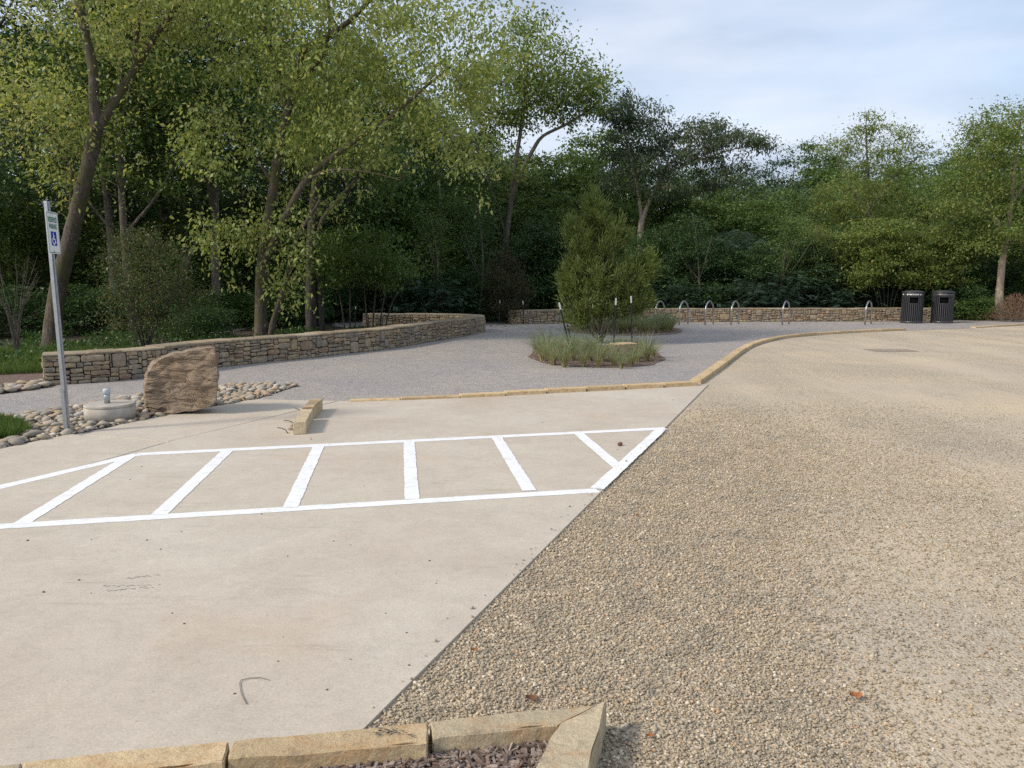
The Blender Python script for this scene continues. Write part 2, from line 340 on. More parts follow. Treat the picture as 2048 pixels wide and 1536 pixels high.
path_pts = [G(-700, 960, 0), G(-600, 850, 0), G(0, 786, 0), G(100, 769, 0)] + [G(x, y - 1, 0) for x, y in WALL_PX[1:]] + \
    [Vector((-1.0, 23.4, 0)), Vector((-1.35, 24.6, 0)), Vector((-1.6, 27.2, 0)), Vector((.0, 28.2, 0)), Vector((16.0, 29.2, 0)), G(1916, 640.5), G(2048, 636.5), G(2400, 629), G(2400, 646), G(2048, 652), G(1951, 657.5), G(1880, 660)] + \
    [G(x, y, 0) for x, y in KERB_PX[::-1]] + [G(1400, 780, 0), G(900, 800, 0), G(600, 850, 0), G(200, 900, 0)]
sheet('path', path_pts, .024, PATHM)
def inset(pts, d):
    n = len(pts); A = sum(pts[i][0] * pts[(i + 1) % n][1] - pts[(i + 1) % n][0] * pts[i][1] for i in range(n)); s = 1 if A > 0 else -1; out = []
    for i in range(n):
        p = Vector(pts[i][:2]); a = (p - Vector(pts[i - 1][:2])).normalized(); b_ = (Vector(pts[(i + 1) % n][:2]) - p).normalized()
        na = Vector((-a.y, a.x)) * s; nb = Vector((-b_.y, b_.x)) * s; m_ = (na + nb); m_.normalize(); k = max(.4, m_.dot(na)); out.append(p + m_ * d / k)
    return out
def slab(pts, ztop=.034, d=.005):
    pts = inset(pts, d); bm = bmesh.new(); vs = [bm.verts.new((p[0], p[1], ztop)) for p in pts]; f = bm.faces.new(vs); f.normal_update()
    if f.normal.z < 0: bmesh.ops.reverse_faces(bm, faces=[f])
    r = bmesh.ops.extrude_face_region(bm, geom=bm.faces[:]); nv = [v for v in r['geom'] if isinstance(v, bmesh.types.BMVert)]
    # extruded copy is the top; originals go down
    for v in vs: v.co.z = -.03
    es = [e for e in bm.edges if all(abs(v.co.z - ztop) < 1e-6 for v in e.verts)]
    bmesh.ops.bevel(bm, geom=es, offset=.006, segments=2, affect='EDGES', profile=.5)
    bmesh.ops.triangulate(bm, faces=[f for f in bm.faces if len(f.verts) > 4])
    bmesh.ops.recalc_face_normals(bm, faces=bm.faces[:]); return bm
bm = slab([G(*p, .034) for p in [(677, 802), (789, 799.5), (1404, 771), (1418, 768)]] + [G(740, 1447, .034), G(500, 1688, .034)] + [Vector((-4.2, 1.3, 0)), Vector((-7, 2.0, 0)), G(-700, 1130, .034)] + [G(*p, .034) for p in [(0, 972), (119, 943), (211, 920), (351, 879)]])
tag(link('concrete_pavement', bmmesh('concrete_pavement', bm, CONC)), kind='structure')
bm = slab([G(*p, .034) for p in [(506, 798), (676, 801.5), (336, 883), (164, 869.5), (246, 847), (352, 826)]])
tag(link('concrete_pavement', bmmesh('concrete_pavement_b', bm, CONC)), kind='structure')
bm = slab([G(*p, .034) for p in [(162, 870.3), (333, 884), (211, 919.5), (119, 942.5), (0, 971.5), (-700, 1128), (-700, 1040), (0, 897), (141, 867)]])
tag(link('concrete_pavement', bmmesh('concrete_pavement_c', bm, CONC)), kind='structure')
# painted hatching
Z = .0350
def stripe(a, b_, wd, mb):
    global Z
    Z += .0003
    A, B = G(*a, Z), G(*b_, Z); d = (B - A); n = max(2, int(d.length / .05)); d.normalize(); s = Vector((-d.y, d.x, 0)); V = []
    rr = random.Random(int(a[0]))
    for i in range(n + 1):
        p = A.lerp(B, i / n); V += [p - s * (wd / 2 + rr.uniform(-.0035, .0035)), p + s * (wd / 2 + rr.uniform(-.0035, .0035))]
    mb.add(V, [(2 * i, 2 * i + 1, 2 * i + 3, 2 * i + 2) for i in range(n)])
mk = MB()
stripe((-500, 1093), (276, 908.5), .12, mk); stripe((273, 908.5), (1331, 856.5), .12, mk)
stripe((-420, 1078), (1196, 980.5), .115, mk)
mk2 = MB(); Z = .0364
for a, b_ in [((262, 911), (40, 1048)), ((455, 901), (318, 1029)), ((638, 891), (580, 1015)), ((818, 881), (824, 998)), ((992, 872), (1059, 981)), ((1155, 865), (1237, 934)), ((1321, 859), (1194, 977))]:
    stripe(a, b_, .105, mk2)
mk.V = [v for v in mk.V]
k = len(mk.V); mk.V += mk2.V; mk.F += [tuple(i + k for i in f) for f in mk2.F]; mk.r += mk2.r
tag(mk.build('road_marking', PAINT), 'white painted hatching of the access aisle on the pale concrete', 'road marking', kind='structure')
# pebble bed soil and planting beds
BED = [G(*p, .03) for p in [(-300, 900), (0, 836), (60, 828), (140, 815), (230, 800), (290, 790), (430, 772), (520, 768.5), (598, 770), (560, 783), (508, 799), (352, 827.5), (246, 848.5), (141, 868.5), (50, 886), (0, 899), (-300, 958)]]
sheet('gravel_bed', BED, .030, LITTER)
BED2 = [G(*p, .03) for p in [(-200, 790), (0, 773), (60, 768), (108, 762), (112, 771), (60, 780), (0, 788), (-200, 812)]]
sheet('gravel_bed', BED2, .030, LITTER)
def ell(px, py, rx, ry, n=40, z=.03, wob=.03, sd=1):
    c = G(px, py, z); a = G(px + rx, py, z).x - c.x; f = G(px, py - ry, z).y - c.y; n_ = G(px, py + ry, z).y - c.y
    return [Vector((c.x + math.cos(t_) * a * (1 + wob * mnoise.noise(Vector((math.cos(t_) * 2, math.sin(t_) * 2, sd)))), c.y + (math.sin(t_) * f if math.sin(t_) > 0 else -math.sin(t_) * n_), z)) for t_ in [2 * math.pi * i / n for i in range(n)]]
ISL = ell(1190, 712, 133, 23, 90, .03, .16, 3); sheet('planting_bed', ISL, .030, MULCH)
ISL2 = ell(1245, 659, 118, 12, 90, .03, .12, 5); sheet('planting_bed', ISL2, .030, MULCH)
# soil right of the bins and behind the back wall
sheet('mulch_bed', [G(1885, 646), G(1916, 640.8), G(2048, 637), G(2420, 629.5), G(2420, 615), G(1900, 622), G(1880, 628)], .029, MULCH)
sheet('mulch_bed', [G(-300, 790), G(0, 772), G(95, 762), G(92, 700), G(-300, 716)], .014, MULCH)
# foreground mulch bed (inside the kerb)
sheet('mulch_bed', [G(-100, 1560, .06), G(860, 1480, .06), G(1125, 1452, .06), G(1060, 1600, .06), G(0, 2000, .06)], .062, MULCH)
# gravel patch seen behind the curved wall
sheet('gravel_patch', ell(740, 641, 55, 14, z=.0), .016, PATHM)
sheet('gravel_patch', ell(405, 662, 75, 9, z=.0), .016, PATHM)

# ------------------------------------------------------------------ stones
def rock(rng, n_sub=2, sq=(1, 1, 1), amp=.18, freq=1.6):
    bm = bmesh.new(); bmesh.ops.create_icosphere(bm, subdivisions=n_sub, radius=1); off = Vector((rng.uniform(-50, 50), rng.uniform(-50, 50), 0))
    for v in bm.verts:
        d = 1 + amp * mnoise.noise(v.co * freq + off) * 1.6; v.co = Vector((v.co.x * d * sq[0], v.co.y * d * sq[1], v.co.z * d * sq[2]))
    return bm
def kerb_block(name, c4, z0, z1, mat, label, group=None, cat='kerb stone', sd=0, rough=.010, face_taper=.0):
    """c4: four plan corners (back-left, back-right, front-right, front-left)."""
    rng = random.Random(sd); c = sum((Vector(p[:2]) for p in c4), Vector((0, 0))) / 4
    q = [Vector((p[0] - c.x, p[1] - c.y, 0)) for p in c4]; LX = (q[1] - q[0]).length; LY = (q[3] - q[0]).length; LZ = z1 - z0
    def lin(L, st):
        e = .005 / L; n = max(3, min(60, int(L / st))); return [0, e] + [e + (1 - 2 * e) * i / n for i in range(1, n)] + [1 - e, 1]
    U, Vv, W = lin(LX, .016), lin(LY, .016), lin(LZ, .016); vid = {}; VV = []; FF = []
    off = Vector((sd * 3.1, sd * 1.7, 0))
    def vert(i, j, k):
        if (i, j, k) in vid: return vid[(i, j, k)]
        u, v, w_ = U[i], Vv[j], W[k]; p = (q[0] * (1 - u) + q[1] * u) * (1 - v) + (q[3] * (1 - u) + q[2] * u) * v; p.z = z0 + LZ * w_
        s = p + off; nb = (i in (0, len(U) - 1)) + (j in (0, len(Vv) - 1)) + (k in (0, len(W) - 1))
        d = mnoise.noise_vector(s * 5) * rough * .75 + mnoise.noise_vector(s * 17) * rough * .38 + mnoise.noise_vector(s * 50) * rough * .14
        d.z *= .45
        if nb >= 2:
            ch = .003 + max(0, mnoise.noise(s * 9 + Vector((5, 5, 5))) - .05) * rough * 2.2
            ctr = Vector((0, 0, (z0 + z1) / 2)); inw = Vector((-p.x, -p.y, 0)) * 0
            if i == 0: inw += (q[1] - q[0]).normalized()
            if i == len(U) - 1: inw -= (q[1] - q[0]).normalized()
            if j == 0: inw += (q[3] - q[0]).normalized()
            if j == len(Vv) - 1: inw -= (q[3] - q[0]).normalized()
            if k == len(W) - 1: inw -= Vector((0, 0, .8))
            d += inw * ch
        vid[(i, j, k)] = len(VV); VV.append(p + d); return vid[(i, j, k)]
    nu, nv, nw = len(U) - 1, len(Vv) - 1, len(W) - 1
    for i in range(nu):
        for j in range(nv): FF.append((vert(i, j, nw), vert(i, j + 1, nw), vert(i + 1, j + 1, nw), vert(i + 1, j, nw)))
        for k in range(nw):
            FF.append((vert(i, 0, k), vert(i, 0, k + 1), vert(i + 1, 0, k + 1), vert(i + 1, 0, k))); FF.append((vert(i, nv, k), vert(i + 1, nv, k), vert(i + 1, nv, k + 1), vert(i, nv, k + 1)))
    for j in range(nv):
        for k in range(nw):
            FF.append((vert(0, j, k), vert(0, j + 1, k), vert(0, j + 1, k + 1), vert(0, j, k + 1))); FF.append((vert(nu, j, k), vert(nu, j, k + 1), vert(nu, j + 1, k + 1), vert(nu, j + 1, k)))
    bm = bmesh.new(); bm.from_mesh(pymesh('t', VV, FF, mat)); bmesh.ops.recalc_face_normals(bm, faces=bm.faces[:])
    if sum(f.normal.z for f in bm.faces[:3]) < 0: bmesh.ops.reverse_faces(bm, faces=bm.faces[:])
    o = link(name, bmmesh(name, bm, mat, False), loc=(c.x, c.y, 0))
    at_ = o.data.attributes.new('rnd', 'FLOAT', 'FACE'); at_.data.foreach_set('value', [rng.random()] * len(o.data.polygons))
    if label: tag(o, label, cat, group)
    return o
# foreground kerb: tops at z=.13
K = .135
kerb_block('kerb_stone', [G(-260, 1558, K), G(44, 1524, K), G(30, 1590, K), G(-260, 1620, K)], .0, K, KERB_GREY, 'short end of a grey sandstone kerb block at the bottom left corner', 'foreground kerb', sd=1)
kerb_block('kerb_stone', [G(48, 1524, K), G(456, 1480, K), G(446, 1521, K), G(30, 1572, K)], .0, K, KERB, 'long buff kerb stone by the bottom edge, left of the orange-tinted one', 'foreground kerb', sd=2)
kerb_block('kerb_stone', [G(463, 1481, K), G(855, 1444, K), G(857, 1485, K), G(453, 1516, K)], .0, K, KERB, 'orange-tinted kerb stone with a dark scuff mark on its top', 'foreground kerb', sd=3)
kerb_block('kerb_stone', [G(861, 1441, K), G(1196, 1408, K), G(1117, 1448, K), G(866, 1474, K)], .0, K, KERB_GREY, 'pale kerb stone behind the corner mulch, meeting the tilted corner stone', 'foreground kerb', sd=4)
kerb_block('kerb_stone', [G(1120, 1449, K), G(1213, 1404, K), G(1172, 1560, K), G(1030, 1610, K)], -.01, K + .004, KERB_GREY, 'corner kerb stone running toward the viewer beside the loose gravel', 'foreground kerb', sd=5)
# scuff mark: dark flakes on top of the orange stone
rng = random.Random(4); mb = MB()
for i in range(34):
    px = rng.gauss(770, 22); py = 1462 + (px - 770) * .1 + rng.gauss(0, 4); c = G(px, py, K + .006); r_ = rng.uniform(.002, .006)
    mb.add([(c.x + math.cos(a) * r_ * rng.uniform(.6, 1.6), c.y + math.sin(a) * r_ * rng.uniform(.4, 1), K + .0065) for a in [k_ * 1.05 for k_ in range(6)]], [(0, 1, 2, 3, 4, 5)])
# kept as decal part of the stone
sc = mb.build('scuff_mark', simple('dark_scuff', (.09, .08, .08), .8))
for o_ in list(col.objects):
    if o_.get('label', '').startswith('orange-tinted'): sc.parent = o_; sc.location = -o_.location; sc.location.z = 0
# far kerb between concrete and path
zs = lambda x: .036 + .05 * max(0, min(1, (x - 700) / 420))
ORD = ['first', 'second', 'third', 'fourth', 'fifth', 'sixth', 'seventh', 'eighth', 'ninth', 'tenth', 'eleventh', 'twelfth', 'thirteenth', 'fourteenth', 'fifteenth', 'sixteenth', 'seventeenth', 'eighteenth', 'nineteenth', 'twentieth', 'twenty-first', 'twenty-second', 'twenty-third', 'twenty-fourth']
segs = [(700, 801.5, 800, 798.5), (803, 798.5, 920, 794), (923, 794, 1010, 790), (1013, 789.5, 1092, 785.5), (1095, 785, 1172, 781.5), (1175, 781, 1250, 777.5), (1253, 777, 1327, 773.5), (1330, 773, 1396, 769.5)]
for i, (x0, y0, x1, y1) in enumerate(segs):
    a, b_ = G(x0, y0 + 2, .034), G(x1, y1 + 2, .034); d = (b_ - a).normalized(); s = Vector((-d.y, d.x, 0)) * .15; z = (zs(x0) + zs(x1)) / 2 + .006
    kerb_block('kerb_stone', [a + s, b_ + s, b_, a], .0, z, KERB, ORD[i] + ' kerb stone from the left in the tan row edging the far concrete', 'kerb row along the concrete', sd=20 + i, rough=.0035)
kp = resample([G(x, y, .0) for x, y in KERB_PX], .05)
def arc_chunks(pts, L, gap):
    out = []; cur = [pts[0]]; acc = 0
    for i in range(1, len(pts)):
        acc += (pts[i] - pts[i - 1]).length; cur.append(pts[i])
        if acc > L: out.append((cur[0], cur[-1])); cur = [pts[i]]; acc = 0
    if acc > L * .3: out.append((cur[0], cur[-1]))
    return out
def kerb_row(pts, L, label, group, sd, z=.085, wd=.17):
    for i, (a, b_) in enumerate(arc_chunks(pts, L, .01)):
        d = (b_ - a).normalized(); s = Vector((-d.y, d.x, 0)) * wd; a2 = a + d * .006; b2 = b_ - d * .006
        kerb_block('kerb_stone', [a2 + s, b2 + s, b2, a2], -.005, z + (i % 3) * .004, KERB, ORD[i] + ' ' + label, group, sd=sd + i, rough=.004)
kerb_row(kp, .95, 'tan kerb stone from the near end of the curving row', 'curved kerb beside the gravel road', 40)
kerb_row(resample([G(1951, 657.5), G(2048, 652), G(2300, 641)], .1), 1.1, 'low kerb stone beyond the ramp gap at the right', 'right-hand kerb', 70, .06)

# ------------------------------------------------------------------ stone walls
def masonry(line, height, z0, rng, big=.16, closed=True):
    """line: closed outline list of Vector (2D), stones on its outer side. Returns MB."""
    pts = [Vector((p[0], p[1], 0)) for p in line]; S = [0]
    P = pts + ([pts[0]] if closed else [])
    for i in range(1, len(P)): S.append(S[-1] + (P[i] - P[i - 1]).length)
    Ltot = S[-1]; A = sum(P[i].x * P[i + 1].y - P[i + 1].x * P[i].y for i in range(len(P) - 1)); sg = -1 if A > 0 else 1
    Sa = np.array(S); Px = np.array([p.x for p in P]); Py = np.array([p.y for p in P])
    def pos(s, z, out):
        s = min(max(s, 0), Ltot - 1e-4); i = int(np.searchsorted(Sa, s, 'right')) - 1; i = min(i, len(P) - 2); t_ = (s - S[i]) / max(1e-9, S[i + 1] - S[i])
        def nrm(j):
            j = j % (len(P) - 1) if closed else max(0, min(j, len(P) - 2)); d = (P[j + 1] - P[j]).normalized(); return Vector((-d.y, d.x, 0)) * sg
        n0 = nrm(i); n_ = n0
        if t_ < .5: n_ = (n0.lerp((n0 + nrm(i - 1)).normalized(), 1 - 2 * t_)) if n0.dot(nrm(i - 1)) > .6 else n0
        else: n_ = (n0.lerp((n0 + nrm(i + 1)).normalized(), 2 * t_ - 1)) if n0.dot(nrm(i + 1)) > .6 else n0
        p = P[i].lerp(P[i + 1], t_) + n_ * out; return (p.x, p.y, z0 + z)
    cw, ch = .03, .0275; nx = int(Ltot / cw); nz = max(2, int(round(height / ch))); ch = height / nz; occ = np.zeros((nx, nz), bool); rects = []
    for _ in range(int(Ltot * 2.4)):   # big stones
        w_, h_ = rng.randint(5, 12), rng.randint(4, 9); i, j = rng.randint(0, max(0, nx - w_)), rng.randint(0, max(0, nz - h_))
        if not occ[i:i + w_, j:j + h_].any(): occ[i:i + w_, j:j + h_] = 1; rects.append((i, j, w_, h_))
    for j in range(nz):
        i = 0
        while i < nx:
            if occ[i, j]: i += 1; continue
            run = 1
            while i + run < nx and not occ[i + run, j] and run < 16: run += 1
            w_ = min(run, rng.choice([3, 4, 5, 6, 7, 8, 9, 11])); 
            if run - w_ <= 1: w_ = run
            h_ = rng.choice([1, 2, 2, 3, 3, 3, 4]); h_ = min(h_, nz - j)
            while h_ > 1 and occ[i:i + w_, j:j + h_].any(): h_ -= 1
            if nz - (j + h_) == 1 and not occ[i:i + w_, j:j + h_ + 1].any(): h_ += 1
            occ[i:i + w_, j:j + h_] = 1; rects.append((i, j, w_, h_)); i += w_
    mb = MB()
    for (i, j, w_, h_) in rects:
        s0, s1, zz0, zz1 = i * cw, (i + w_) * cw, j * ch, (j + h_) * ch; g_ = .0045
        if h_ == 1 and w_ <= 2: continue
        out = rng.uniform(.004, .028); jit = lambda: rng.uniform(-.006, .006); cxs, czs = (s0 + s1) / 2, (zz0 + zz1) / 2
        m_ = max(2, min(5, w_ // 3 + 1)); ring = []
        for q in range(m_): ring.append((s0 + g_ + (s1 - s0 - 2 * g_) * q / m_, zz0 + g_))
        ring.append((s1 - g_, zz0 + g_)); ring.append((s1 - g_, czs))
        for q in range(m_): ring.append((s1 - g_ - (s1 - s0 - 2 * g_) * q / m_, zz1 - g_))
        ring.append((s0 + g_, zz1 - g_)); ring.append((s0 + g_, czs))
        ring = [(a + jit(), max(0, b_ + jit())) for a, b_ in ring]; n_ = len(ring)
        # round the corners
        cor = {0, m_, m_ + 2, 2 * m_ + 2}; cr = rng.uniform(.06, .22)
        ring = [(a + (cxs - a) * (cr * .5 if q in cor else 0), b_ + (czs - b_) * (cr if q in cor else 0)) for q, (a, b_) in enumerate(ring)]
        V = [pos(a, b_, -.05) for a, b_ in ring]
        V += [pos(a, b_, out * .55) for a, b_ in ring]
        k1 = min(.012, (zz1 - zz0) * .25)
        V += [pos(a + (cxs - a) * (k1 / max(.02, (s1 - s0) / 2)), b_ + (czs - b_) * (k1 / max(.012, (zz1 - zz0) / 2)), out + rng.uniform(-.004, .004)) for a, b_ in ring]
        V += [pos(a + (cxs - a) * .55, b_ + (czs - b_) * .55, out + rng.uniform(-.002, .010)) for a, b_ in ring] + [pos(cxs, czs, out + .006)]
        F = []
        for L_ in range(3):
            for q in range(n_): F.append((L_ * n_ + q, L_ * n_ + (q + 1) % n_, (L_ + 1) * n_ + (q + 1) % n_, (L_ + 1) * n_ + q))
        for q in range(n_): F.append((3 * n_ + q, 3 * n_ + (q + 1) % n_, 4 * n_))
        mb.add(V, F, rng.random())
    return mb, P
def wall(name, center, th, height, label, seed, z0=.02, cope=.042):
    rng = random.Random(seed); c = [Vector((p[0], p[1], 0)) for p in center]; n = len(c); Lf, Rt = [], []
    for i in range(n):
        d = (c[min(i + 1, n - 1)] - c[max(i - 1, 0)]).normalized(); s = Vector((-d.y, d.x, 0)) * th / 2; Lf.append(c[i] + s); Rt.append(c[i] - s)
    outline = Rt + Lf[::-1]
    root = empty(name, (c[0].x, c[0].y, 0)); tag(root, label, 'wall')
    mb, P = masonry(outline, height - cope, z0, rng); o = mb.build('stonework', STONE, root); o.location = -root.location
    # mortar core
    core = MB(); hw = th / 2 - .022; V = []
    for i in range(n):
        d = (c[min(i + 1, n - 1)] - c[max(i - 1, 0)]).normalized(); s = Vector((-d.y, d.x, 0)) * hw
        q = c[i] + (d * .022 if i == 0 else (-d * .022 if i == n - 1 else d * 0))
        V += [(q - s) + Vector((0, 0, -.02)), (q + s) + Vector((0, 0, -.02)), (q + s) + Vector((0, 0, z0 + height - cope)), (q - s) + Vector((0, 0, z0 + height - cope))]
    F = [(0, 1, 2, 3), (4 * n - 4, 4 * n - 1, 4 * n - 2, 4 * n - 3)]
    for i in range(n - 1):
        a = 4 * i
        for q in range(4): F.append((a + q, a + 4 + q, a + 4 + (q + 1) % 4, a + (q + 1) % 4))
    core.add(V, F); o = core.build('mortar_core', MORTAR, root); o.location = -root.location
    # coping slabs
    cm = MB(); i = 0; acc = 0; pts = c
    S = [0]
    for q in range(1, n): S.append(S[-1] + (c[q] - c[q - 1]).length)
    def at_s(s):
        s = min(max(s, 0), S[-1] - 1e-5); q = max(j for j in range(n - 1) if S[j] <= s); t_ = (s - S[q]) / (S[q + 1] - S[q]); d = (c[min(q + 2, n - 1)] - c[max(q - 1, 0)]).normalized()
        return c[q].lerp(c[q + 1], t_), d
    s = -.015
    while s < S[-1]:
        L = rng.uniform(.35, .85); e = min(s + L, S[-1] + .015); zt = z0 + height + rng.uniform(-.008, .008); k_ = max(2, int((e - s) / .09)); V = []
        ov_ = rng.uniform(.0, .028)
        for j in range(k_ + 1):
            ss = s + .004 + (e - s - .008) * j / k_; p, d = at_s(ss); 
            if ss < 0: p = p + d * ss
            if ss > S[-1]: p = p + d * (ss - S[-1])
            nv = Vector((-d.y, d.x, 0)); zb = z0 + height - cope + .002
            e1, e2 = th / 2 + ov_ + rng.uniform(-.01, .008), th / 2 + ov_ + rng.uniform(-.01, .008)
            V += [p - nv * e1 + Vector((0, 0, zb)), p - nv * (e1 + .004) + Vector((0, 0, zt - .014)), p - nv * (e1 - .014) + Vector((0, 0, zt + rng.uniform(-.002, .002))), p + Vector((0, 0, zt + rng.uniform(-.002, .004))),
                  p + nv * (e2 - .014) + Vector((0, 0, zt)), p + nv * (e2 + .004) + Vector((0, 0, zt - .014)), p + nv * e2 + Vector((0, 0, zb))]
        F = [tuple(range(7)), tuple(range(k_ * 7, k_ * 7 + 7))[::-1]]
        for j in range(k_):
            for q in range(7): F.append((j * 7 + q, (j + 1) * 7 + q, (j + 1) * 7 + (q + 1) % 7, j * 7 + (q + 1) % 7))
        cm.add(V, F, rng.random()); s = e
    o = cm.build('coping', COPE, root); o.location = -root.location
    bm = bmesh.new(); bm.from_mesh(o.data); bmesh.ops.recalc_face_normals(bm, faces=bm.faces[:]); bm.to_mesh(o.data); bm.free()
    return root
front = [G(x, y, .024) for x, y in WALL_PX]
th = .42; cen = []
for i, p in enumerate(front):
    d = (front[min(i + 1, len(front) - 1)] - front[max(i - 1, 0)]).normalized(); cen.append(p + Vector((-d.y, d.x, 0)) * th / 2)
e = cen[-1]; cen += [Vector((e.x + .22, e.y + .75, 0)), Vector((e.x + .12, e.y + 1.45, 0)), Vector((e.x - .45, e.y + 2.0, 0)), Vector((e.x - 1.3, e.y + 2.3, 0)), Vector((e.x - 2.4, e.y + 2.4, 0)), Vector((e.x - 3.4, e.y + 2.35, 0))]
wall('stone_wall', resample(cen, .12), th, .475, 'long dry-laid fieldstone wall behind the boulder, curling back on itself at its far end', 11)
bw = [G(1020, 650), G(1160, 648), G(1300, 646.3), G(1523, 645), G(1700, 644.3), G(1886, 643.6)]
bw = [p + Vector((.0, .2, 0)) for p in bw]
wall('stone_wall', resample(bw, .15), .4, .49, 'low straight fieldstone wall behind the bike racks and the litter bins', 12)

# ------------------------------------------------------------------ boulder
def boulder():
    prof = [(288, 800), (289, 775), (296, 745), (303, 727), (330, 714), (362, 705), (395, 698), (421, 693), (429, 697), (431, 715), (434, 735), (438, 752), (436, 775), (432, 803), (420, 815), (395, 821), (352, 827), (310, 829), (290, 822)]
    Y0 = G(352, 829, .03).y; P = [at(x, y, Y0) for x, y in prof]; c = Vector((sum(p.x for p in P) / len(P), Y0, sum(p.z for p in P) / len(P)))
    R2 = []
    for i_ in range(len(P)):
        A_, B_ = P[i_], P[(i_ + 1) % len(P)]; m_ = max(1, int((B_ - A_).length / .012)); R2 += [A_.lerp(B_, k_ / m_) for k_ in range(m_)]
    R2 = [p + (p - c) * mnoise.noise(p * 11) * .035 for p in R2]; n = len(R2); V = []; F = []
    depth = .38; rings = []
    fr = [(k / 42) for k in range(1, 43)]
    for f in fr: rings.append((f * .985, -.012 + .03 * max(0, f - .8)))
    rings += [(1.0, .05), (1.02, .11), (1.02, .18), (1.01, .25), (.97, .32), (.9, .38), (.75, .43), (.5, .45), (.2, .46)]
    V.append(Vector((c.x, Y0 - .02, c.z)))
    for f, dy in rings:
        for p in R2: V.append(Vector((c.x + (p.x - c.x) * f + max(0, dy) * c.x / c.y, Y0 + dy * depth / .4, c.z + (p.z - c.z) * f)))
    for i in range(n): F.append((0, 1 + i, 1 + (i + 1) % n))
    for j in range(len(rings) - 1):
        for i in range(n):
            a = 1 + j * n; F.append((a + i, a + n + i, a + n + (i + 1) % n, a + (i + 1) % n))
    out = []
    for v in V:
        q = v - c; u = q.x * .96 + q.z * -.28 + q.y * .2; w_ = q.z * .96 + q.x * .12 + q.y * .25; 
        s = mnoise.noise(Vector((u * 3, q.y * 3, w_ * 22))) * .018 + mnoise.noise(Vector((u * 8, q.y * 8, w_ * 60))) * .007
        g_ = mnoise.noise(Vector((q.x * 2.2, q.y * 2, q.z * 2.2))) * .07 + mnoise.noise(Vector((q.x * 6, q.y * 4, q.z * 9))) * .03 + abs(mnoise.noise(Vector((q.x * 5 + q.z * 2, 7, q.z * 2)))) * -.04
        tt_ = w_ * 24 + mnoise.noise(Vector((u * 2.6, q.y, w_ * 4))) * 2.6 + mnoise.noise(Vector((u * 9, q.y, w_ * 9))) * 1.1; fr_ = tt_ - math.floor(tt_); s = s * .7 + (fr_ ** 1.6 - .4) * .015 * (.5 + .8 * abs(mnoise.noise(Vector((u * 4, 3, math.floor(tt_) * 1.7)))))
        cr = -.0 * max(0, 1 - abs(q.x - .05 + q.z * .05 + mnoise.noise(Vector((0, 0, q.z * 9))) * .03) * 40)
        vd = mnoise.voronoi(Vector((u * 4.5, q.y * 3, w_ * 8)))[0]; g_ += (vd[1] - vd[0] - .25) * .045
        dirv = Vector((q.x * .5, -1 if v.y < Y0 + .12 else .6, q.z * .4)).normalized(); out.append(v + dirv * (s + g_ - cr) - c)
    root = bpy.data.objects.new
    m, t, b, o_ = newmat('banded_boulder'); g2 = nn(t, 'ShaderNodeTexCoord'); v = mapping(t, g2.outputs['Object'], (3.0, 3.5, 15), (0, R(7), 0))
    n1_ = noise_n(t, v, 1.5, 9, .74, 1.4); c_ = rampo(t, n1_, [(.25, (.12, .085, .058)), (.42, (.21, .155, .105)), (.55, (.28, .21, .145)), (.72, (.42, .34, .25))])
    n2_ = noise_n(t, g2.outputs['Object'], 3, 5); c_ = mixc(t, rampo(t, n2_, [(.5, 0), (.7, .4)]), c_, (.16, .135, .11)); ck = noise_n(t, mapping(t, g2.outputs['Object'], (5, 5, 60), (0, R(8), 0)), 1.0, 7, .7, 1.0); c_ = mixc(t, rampo(t, ck, [(.56, 0), (.63, .8)]), c_, (.07, .05, .035))
    t.links.new(c_, b.inputs['Base Color']); b.inputs['Roughness'].default_value = .9; bumpo(t, b, n1_, .8, .03)
    me = pymesh('boulder', out, F, m, False); bm = bmesh.new(); bm.from_mesh(me); bmesh.ops.recalc_face_normals(bm, faces=bm.faces[:]); bm.to_mesh(me); bm.free()
    o = link('boulder', me, loc=c); tag(o, 'large slanted brown boulder with banded layers standing in the river cobbles', 'boulder')
    return (c, Y0)
BC, BY = boulder()
def small_rock(px, py, wpx, hpx, mat, label, seed, cat='rock', sqy=.7, group=None, name='rock', z=.0, amp=.2):
    p = G(px, py, z); sc_ = FPX / p.y; bm = rock(random.Random(seed), 3, (1, sqy, 1), amp)
    bm.normal_update()
    for v in bm.verts: v.co += v.normal * mnoise.noise(v.co * 5 + Vector((seed, 0, 0))) * .06
    me = bmmesh(name, bm, mat, False); a = me.attributes.new('rnd', 'FLOAT', 'FACE'); a.data.foreach_set('value', [random.Random(seed).random()] * len(me.polygons))
    o = link(name, me, loc=(p.x, p.y + wpx / 2 / sc_ * sqy, z + hpx * .42 / sc_)); o.scale = (wpx / 2 / sc_, wpx / 2 / sc_, hpx / 2 / sc_ * 1.1); tag(o, label, cat, group); return o
kerb_block('rock', [G(1219, 722, .03) + Vector((.05, .45, 0)), G(1272, 719, .03) + Vector((-.05, .42, 0)), G(1274, 719, .03), G(1216, 722, .03)], .0, .34, KERB, 'squat tan layered rock among the grass tufts under the right side of the juniper', None, 'rock', 91, .03)
small_rock(1960, 638, 28, 20, simple('orange_rock', (.45, .26, .15), .9, 0, .2, 8, .4), 'angular orange boulder on the mulch between the bins and the pale trunk', 9, z=.03, amp=.35)

